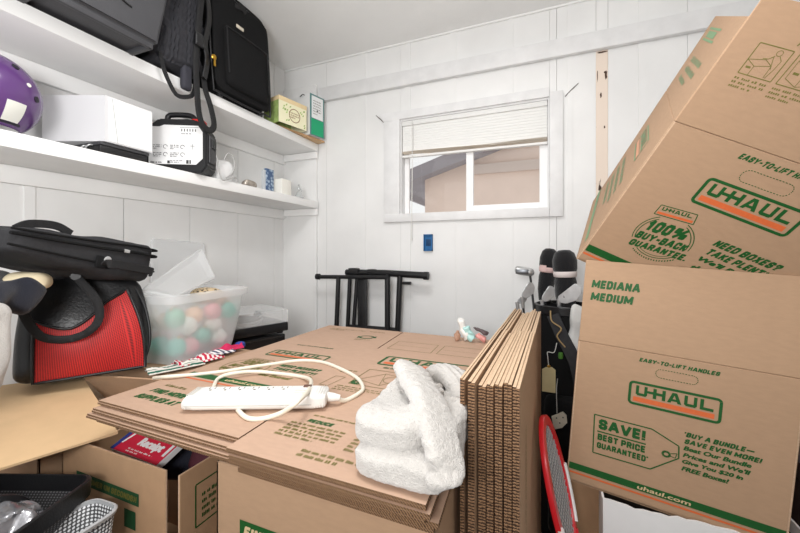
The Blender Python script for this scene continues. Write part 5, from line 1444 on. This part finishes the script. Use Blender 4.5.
def pk_pt(y, z): return V((.047, y + Wc / 2 + lean * z, z))
hh, ww = Hc * .27, Wc / 2 - .06
tube('pocket_zipper', [pk_pt(-ww, Hc * .36 - hh * .6), pk_pt(-ww, Hc * .36 + hh * .75), pk_pt(-ww * .85, Hc * .36 + hh * .93), pk_pt(ww * .85, Hc * .36 + hh * .93), pk_pt(ww, Hc * .36 + hh * .75), pk_pt(ww, Hc * .36 - hh * .6)], .0035, webbing, sc, 7, n=5)
def ed(y, z, x): return V((x, y + Wc / 2 + lean * z, z))
for xx in (.002, -.19):
    hw_ = Wc / 2 - .006
    tube('edge_piping', [ed(-hw_ + .04, .006, xx), ed(hw_ - .04, .006, xx), ed(hw_, .05, xx), ed(hw_, Hc - .08, xx), ed(hw_ - .025, Hc - .025, xx), ed(hw_ - .08, Hc - .004, xx), ed(-hw_ + .08, Hc - .004, xx), ed(-hw_ + .025, Hc - .025, xx), ed(-hw_, Hc - .08, xx), ed(-hw_, .05, xx)], .005, black_vinyl, sc, 8, n=4, closed=True)
zp = at(214, 57, x=xs_ + .04) - Ms_.translation
lathe('zip_lock', [(.010, -.004), (.013, 0), (.010, .004)], gold, sc, 14, M=T(*zp) @ Ry(PI / 2)); box('zip_pull', zp + V((.004, 0, -.026)), (.005, .011, .03), gold, sc, bev=.002)
zb = at(240, 28, x=xs_ + .03) - Ms_.translation
box('name_badge', zb, (.005, .044, .016), mat('badge', (206, 198, 180), .4), sc, bev=.002)
tube('top_handle', [at(230, 3, x=xs_ - .02) - Ms_.translation, at(236, 6, x=xs_ + .02) - Ms_.translation, at(243, 9, x=xs_ + .025) - Ms_.translation, at(246, 17, x=xs_ + .01) - Ms_.translation], .01, webbing, sc, n=5, flat=(.03, .010), up=(1, 0, 0))
for y in (.06, Wc - .06): lathe('foot', [(.012, -.004), (.014, .012)], black_plastic, sc, 12, M=T(-.02, y, 0))
# cardboard slip, yellow box, binder at the corner of the shelf
s0, s1 = at(266, 122, z=ZU + .004), at(324.5, 142.5, z=ZU + .004)
slip = thing('cardboard_slip', 'tan cardboard slip lying under the yellow green box, sticking over the shelf end', 'cardboard sheet', T(s0.x, s0.y, ZU))
bm = bmesh.new(); add_prism(bm, [(0, 0), (s1.x - s0.x, s1.y - s0.y), (s1.x - s0.x - .10, s1.y - s0.y + .015), (-.20, .02)], .011, T(0, 0, .002))
bmesh.ops.recalc_face_normals(bm, faces=bm.faces)
for f in bm.faces: f.material_index = 0 if abs(f.normal.z) > .5 else 1
finish(bm, 'board', [kraft_pale, mat('tan_board_edge', (196, 156, 116), .8)], slip)
zz = ZU + .015
g0, g1 = at(279, 121, z=zz), at(306.5, 131, z=zz)
g2 = at(279, 95, x=g0.x)
yel = mat('pale_yellow_green', (236, 232, 198), .6); grn = mat('leaf_green', (164, 188, 112), .6, var=.3, vscale=40); tanm = mat('tan_flap', (226, 204, 160), .7)
yd = (g1 - g0); yd.z = 0; Wg = yd.length; yd = yd.normalized()
Mg = Matrix((yd, V((-yd.y, yd.x, 0)), V((0, 0, 1)))).transposed().to_4x4(); Mg.translation = V((g0.x, g0.y, zz))
Hg = g2.z - zz
yb = thing('printed_box', 'small pale yellow and green printed box between suitcase and binder', 'box', Mg)
lohi('front_panel', (0, 0, 0), (Wg, .004, Hg), yel, yb); lohi('side_panel', (0, .004, 0), (.004, .14, Hg), grn, yb); lohi('side_panel', (Wg - .004, .004, 0), (Wg, .14, Hg), yel, yb); lohi('back_panel', (.004, .136, 0), (Wg - .004, .14, Hg), grn, yb)
lohi('top_flap', (-.002, -.002, Hg - .022), (Wg + .002, .142, Hg + .003), tanm, yb, bev=.002)
g = Ink(); cxx, czz = Wg * .55, Hg * .42
g.arc(cxx, czz, Hg * .26, 0, 360, .005, 28); g.scribble(cxx - .04, czz - .02, .08, .04, 3, random.Random(3), .7); g.build('printed_roundel', mat('brown_ink', (146, 116, 84), .7), yb, lambda x, y: (x, -.0008, y))
g = Ink(); 
for k in range(26):
    rr_ = random.Random(k); x, z = rr_.uniform(.004, Wg - .016), rr_.uniform(.004, Hg - .04)
    if (x - cxx) ** 2 + (z - czz) ** 2 > (Hg * .3) ** 2: g.poly([(x, z), (x + .010, z + .004), (x + .013, z + .014), (x + .003, z + .010)])
g.build('printed_leaves', grn, yb, lambda x, y: (x, -.0007, y))
d0_, d1_ = at(310, 134, z=ZU + .014), at(324, 139, z=ZU + .014)
yb2 = d1_ - d0_; yb2.z = 0; Wd = yb2.length; yb2 = yb2.normalized()
Hd = at(309, 92, x=d0_.x).z - ZU - .014
Mb2 = Matrix((yb2, V((-yb2.y, yb2.x, 0)), V((0, 0, 1)))).transposed().to_4x4(); Mb2.translation = V((d0_.x, d0_.y, ZU + .014))
bd = thing('ring_binder', 'white binder with green label standing at the end of the upper shelf', 'binder', Mb2)
wbd = mat('white_binder', (228, 230, 230), .4)
lohi('cover', (0, .002, 0), (.004, .25, Hd), wbd, bd, bev=.001); lohi('cover', (Wd - .004, .002, 0), (Wd, .25, Hd), wbd, bd, bev=.001); lohi('spine', (0, -.002, 0), (Wd, .002, Hd), mat('binder_spine', (88, 130, 130), .4), bd, bev=.001)
lohi('pages', (.006, .012, .004), (Wd - .006, .24, Hd - .006), white_card, bd)
lohi('spine_label', (Wd * .10, -.0032, Hd * .42), (Wd * .9, -.002, Hd * .96), wbd, bd); lohi('spine_band', (Wd * .08, -.0036, .004), (Wd * .92, -.002, Hd * .40), mat('binder_green', (22, 160, 110), .45), bd)
g = Ink(); g.scribble(Wd * .2, Hd * .5, Wd * .55, Hd * .38, 6, random.Random(9), .5); g.build('label_print', mat('grey_ink', (120, 112, 104), .7), bd, lambda x, y: (x, -.0038, y))
lathe('finger_hole', [(.012, -.002), (.012, .001)], dark_metal, bd, 14, M=T(Wd * .5, -.003, Hd * .62) @ Rx(PI / 2) @ Matrix.Scale(.5, 4))
tube('label_clip', [(-.002, .05, Hd - .004), (-.006, .06, Hd + .002), (-.002, .09, Hd - .002)], .003, dark_metal, bd, n=3)

# ------------------------------------------------------------------ lower shelf
purple = mat('helmet_purple', (94, 62, 116), .18, var=.08, vscale=6); 
hc = at(-13, 93, x=-1.53); HR = .124
hc.z = ZL + .118
hrot = math.atan2(-hc.y, -hc.x) - .15
hm = thing('football_helmet', 'glossy purple helmet with white ear pad on the lower shelf', 'helmet', T(*hc) @ Rz(hrot))
bm = bmesh.new(); bmesh.ops.create_uvsphere(bm, u_segments=48, v_segments=32, radius=1)
for v in bm.verts:
    p = v.co.copy(); v.co = V((p.x * HR * 1.10, p.y * HR * .95, p.z * HR * .98 + .004))
bmesh.ops.delete(bm, geom=[v for v in bm.verts if v.co.z < -.098 or (v.co.x < -.055 and v.co.z < .03)], context='VERTS')
o = finish(bm, 'shell', purple, hm, None, 80); o.modifiers.new('s', 'SOLIDIFY').thickness = .005
padm = mat('helmet_pad', (226, 226, 218), .5); dkh = mat('helmet_vent', (26, 20, 34), .5)
def on_shell(az, el, k=1.0):
    return V((HR * 1.10 * math.cos(el) * math.cos(az) * k, HR * .95 * math.cos(el) * math.sin(az) * k, HR * .98 * math.sin(el) * k + .004))
cam_az = math.atan2(0 - hc.y, 0 - hc.x) - hrot
sheet('ear_pad', lambda u, v: on_shell(cam_az + .56 + .46 * (u - .5) * (1 - .15 * v), -.80 + .50 * v, 1.02), 12, 10, padm, hm, .006, None, 60)
for az, el in ((1.0, -.04), (.62, .62)): lathe('vent_hole', [(.009, -.001), (.009, .002)], dkh, hm, 14, M=T(*on_shell(cam_az + az, el, 1.0)) @ on_shell(cam_az + az, el).to_track_quat('Z', 'Y').to_matrix().to_4x4())
for az, el in ((.80, .22), (.12, .95)): lathe('vent_hole', [(.006, -.001), (.006, .002)], padm, hm, 12, M=T(*on_shell(cam_az + az, el, 1.0)) @ on_shell(cam_az + az, el).to_track_quat('Z', 'Y').to_matrix().to_4x4())
tube('edge_trim', [on_shell(cam_az + .9 - 1.8 * k / 16, -.84, 1.01) for k in range(17)], .0045, dkh, hm, 8)
0 and tube('shell_ridge', [on_shell(cam_az + .66, -.5 + 1.7 * k / 14, 1.005) for k in range(15)], .004, purple, hm, 8)
# white box raised on a dark tray
c0 = at(105, 141, x=-1.432); c1 = at(151, 153.5, x=-1.432)
zt0 = at(105, 95, x=-1.432).z; zb = c0.z
wbx = thing('white_carton', 'plain white box lying on a dark tray beside the purple helmet', 'box', T(-1.432, c0.y, zb))
shaded_white = mat('white_box_shaded_side', (204, 204, 206), .6)  # pale grey paints in the shade on the white box's side
Lx = .255; Ly = c1.y - c0.y + .005
bm = bmesh.new(); add_prism(bm, [(0, 0), (0, Ly), (-.25, Ly), (-.205, -.083)], zt0 - zb); finish(bm, 'body', shaded_white, wbx)
lohi('lid_flap', (-.0005, .012, .004), (.0016, Ly - .002, zt0 - zb - .001), white_card, wbx)
bm = bmesh.new(); add_tube(bm, [(.002, .022, zt0 - zb - .006), (.002, .040, .004)], .0007, 5); finish(bm, 'flap_seam', mat('seam_grey', (150, 150, 150), .8), wbx)
tr_ = thing('dark_tray', 'flat dark tray under the plain white box', 'tray', T(-1.432, c0.y, ZL))
lohi('base', (-.26, -.01, .002), (-.012, Ly - .01, zb - ZL - .012), black_plastic, tr_, bev=.004)
lohi('lip', (-.262, -.012, zb - ZL - .012), (-.008, Ly - .006, zb - ZL - .001), grey_plastic, tr_, bev=.002)
for y in (-.012,): 
    for x in (-.10, -.07): tube('wire_clip', [(x, y, .004), (x, y - .012, .018), (x + .018, y - .012, .03), (x + .02, y, .034)], .003, metal, tr_, 8, n=4)
# tool case
ce = at(196, 171.5, z=ZL + .001); ce.z = ZL
ca_ = rad(52)
lx = V((-math.sin(ca_) * -1, math.cos(ca_) * -1, 0))   # placeholder replaced below
lx = V((-.88, -.47, 0)).normalized()
ly = V((lx.y, -lx.x, 0))
Mcs = frame(ce, -lx, V((-.47, .88, 0)))
# x runs along the label from the far corner at the left to the near corner at the right
WC, DC, HC = .250, .10, .232
Mcs.translation = ce + V((.022, .036, 0)) - (Mcs.to_3x3() @ V((WC, 0, 0)))
tc_ = thing('tool_case', 'black plastic tool case with white label and red latch on the lower shelf', 'tool case', Mcs)
P = [(.03, 0), (WC - .022, 0), (WC, .028), (WC, HC - .05), (WC - .020, HC - .02), (WC - .05, HC), (WC - .08, HC), (.05, HC), (.0, HC - .04), (0, .03)]
bm = bmesh.new(); add_prism(bm, P, DC, T(0, DC, 0) @ Rx(PI / 2)); bmesh.ops.bevel(bm, geom=bm.edges[:], offset=.006, segments=2, affect='EDGES')
finish(bm, 'shell', black_plastic, tc_)
lohi('end_plate', (WC - .001, .016, .05), (WC + .006, DC - .016, HC - .06), grey_plastic, tc_, bev=.003)
lohi('end_latch', (WC + .004, .028, HC - .115), (WC + .012, DC - .028, HC - .075), black_plastic, tc_, bev=.003)
LPn = [(.012, .035), (WC - .045, .035), (WC - .018, .062), (WC - .018, HC - .055), (WC - .036, HC - .028), (.075, HC - .028), (.055, HC - .036), (.012, HC - .036)]
bm = bmesh.new(); add_prism(bm, LPn, .0015, T(0, .0002, 0) @ Rx(PI / 2)); lab = finish(bm, 'paper_label', white_card, tc_)
g = Ink(); rr_ = random.Random(12)
g.text('| | | | | |', WC - .105, HC - .055, .06, .012, .05); g.line((WC - .11, HC - .038), (WC - .03, HC - .036), .0012)
g.scribble(WC - .105, HC - .068, .07, .008, 1, rr_)
for x, z in ((.03, .098), (.10, .098), (.03, .065), (.10, .065)): g.scribble(x, z, .035, .022, 3, rr_, .6); g.arc(x + .05, z + .012, .008, 0, 290, .002, 12)
g.line((WC - .06, .10), (WC - .06, .125), .0015); g.line((WC - .07, .115), (WC - .05, .115), .0015)
g.scribble(.10, .04, .05, .014, 2, rr_); g.rect(WC - .085, .038, WC - .075, .054); g.rect(WC - .072, .038, WC - .066, .054); g.rect(.088, .038, .098, .05)
g.scribble(.02, .038, .06, .008, 1, rr_, .9)
g.build('label_print', mat('black_ink', (60, 60, 62), .7), lab, lambda x, y: (x, -.0022, y))
tube('carry_handle', [(.062, DC / 2, HC - .004), (.066, DC / 2, HC + .026), (.09, DC / 2, HC + .034), (WC - .10, DC / 2, HC + .034), (WC - .075, DC / 2, HC + .022), (WC - .07, DC / 2, HC - .004)], .0115, black_plastic, tc_, 10, n=5)
lohi('red_latch', (WC - .075, DC * .25, HC - .004), (WC - .03, DC * .75, HC + .012), mat('latch_red', (206, 40, 36), .4), tc_, bev=.003)
lohi('red_catch', (.0, DC * .25, HC - .030), (.03, DC * .75, HC - .012), bpy.data.materials['latch_red'], tc_, bev=.003)
# white pouch with cable
p = at(221, 181, z=ZL); 
po = thing('white_pouch', 'white plastic pouch with grey cable looped beside the tool case', 'pouch', T(p.x - .03, p.y + .02, ZL))
rbox('pouch', (.035, .062, .055), .03, white_card, po, 10, lambda q: q + nvec((q.x * 14, q.y * 14, q.z * 14)) * .012 + V((0, 0, .057)), smooth=80)
Q = lambda u, v, x=-1.40: at(u, v, x=x) - V((p.x - .03, p.y + .02, ZL))
gcord = mat('grey_cord', (176, 176, 174), .5)
tube('cable', [Q(210, 150), Q(215, 153), Q(218, 163), Q(220, 174), Q(223, 180), Q(230, 178), Q(236, 178, -1.41), Q(237, 182, -1.41)], .0038, gcord, po, 8, n=6)
tube('cable', [Q(224, 160, -1.43), Q(228, 153, -1.43), Q(233, 157, -1.43), Q(234.5, 166, -1.43), Q(232, 173, -1.43), Q(226, 178, -1.42)], .0032, gcord, po, 8, n=6)
# crumpled grey wrapper
p = at(251, 187, z=ZL)
crumple('foil_scrap', (p.x - .02, p.y + .01, ZL + .017), (.02, .04, .018), mat('grey_brown_foil', (158, 150, 140), .3, .4, bump=.4, var=.4, vscale=40), 'crumpled grey brown scrap on the lower shelf next to the white pouch', 'scrap', 6, Rz(.2), amp=.012, n=12)
# blue patterned notebook, cream box, grey strip
p = at(273, 193, z=ZL)
nbk = thing('spiral_notebook', 'narrow blue patterned notebook upright at the back corner of the lower shelf', 'notebook', T(p.x - .02, p.y, ZL) @ Rz(.0))
hN = at(273, 170, x=p.x - .02).z - ZL
blp = mat('blue_pattern', (92, 120, 156), .6); nt = blp.node_tree; vo = nt.nodes.new('ShaderNodeTexVoronoi'); vo.inputs['Scale'].default_value = 55; r = nt.nodes.new('ShaderNodeValToRGB'); tc = nt.nodes.new('ShaderNodeTexCoord')
r.color_ramp.elements[0].position = .2; r.color_ramp.elements[1].position = .6; r.color_ramp.elements[0].color = (.42, .52, .62, 1); r.color_ramp.elements[1].color = (.06, .11, .22, 1)
nt.links.new(tc.outputs['Object'], vo.inputs['Vector']); nt.links.new(vo.outputs['Distance'], r.inputs['Fac']); nt.links.new(r.outputs['Color'], nt.nodes['Principled BSDF'].inputs['Base Color'])
grey_page = mat('grey_page', (196, 200, 204), .6)
lohi('cover', (-.02, -.032, 0), (.0, .030, hN), blp, nbk, bev=.002); lohi('page_edge', (-.018, -.050, .002), (-.004, -.033, hN - .012), grey_page, nbk)
p = at(284, 194, z=ZL)
o = lohi('cream_box', (p.x - .14, p.y + .0, ZL + .0005), (p.x - .015, p.y + .085, ZL + .095), mat('off_white_card', (232, 230, 222), .6), bev=.003); tag(o, 'off white box behind the blue patterned notebook in the shelf corner', 'box')
# little glass figure
p = at(299, 198, z=ZL)
fg = thing('glass_figurine', 'small clear glass figurine at the end of the lower shelf', 'figurine', T(p.x, p.y, ZL))
gls = mat('clear_glass', (214, 218, 218), .08, spec=.8); gls.node_tree.nodes['Principled BSDF'].inputs['Alpha'].default_value = .75; gls.node_tree.nodes['Principled BSDF'].inputs['Metallic'].default_value = .35
lathe('skirt', [(.030, 0), (.031, .004), (.022, .018), (.012, .038), (.008, .046), (.011, .056), (.010, .066), (.004, .071)], gls, fg, 20)
lathe('head', [(.0075 * math.sin(PI * i / 10), .080 - .0085 * math.cos(PI * i / 10)) for i in range(11)], gls, fg, 16)
for s_ in (-1, 1): tube('arm', [(0, s_ * .009, .062), (.006, s_ * .018, .052), (.010, s_ * .012, .040)], .0032, gls, fg, 8, n=4)
# ------------------------------------------------------------------ light
world = bpy.data.worlds.new('sky'); scene.world = world; world.use_nodes = True
bg = world.node_tree.nodes['Background']; bg.inputs['Color'].default_value = (1, 1, 1, 1); bg.inputs['Strength'].default_value = .78
def area(name, loc, target, size, power, col=(1, .992, .985), shape='DISK'):
    l = bpy.data.lights.new(name, 'AREA'); l.shape = shape; l.size = size; l.energy = power; l.color = col
    o = bpy.data.objects.new(name, l); COL.objects.link(o); o.location = loc
    o.rotation_euler = (V(target) - V(loc)).to_track_quat('-Z', 'Y').to_euler(); return o
area('ceiling_lamp_light', (-.45, .55, 2.50), (-.45, .55, 0), .5, 11)
area('bounced_flash_light', (-.15, -.45, 1.45), (-.62, .75, 2.55), .5, 25)
scene.view_settings.view_transform = 'Standard'; scene.view_settings.look = 'None'
scene.view_settings.gamma = 1; scene.view_settings.use_curve_mapping = False
scene.view_settings.exposure = .38
scene.cycles.use_denoising = True
scene.cycles.max_bounces = 10; scene.cycles.diffuse_bounces = 6; scene.cycles.transparent_max_bounces = 16
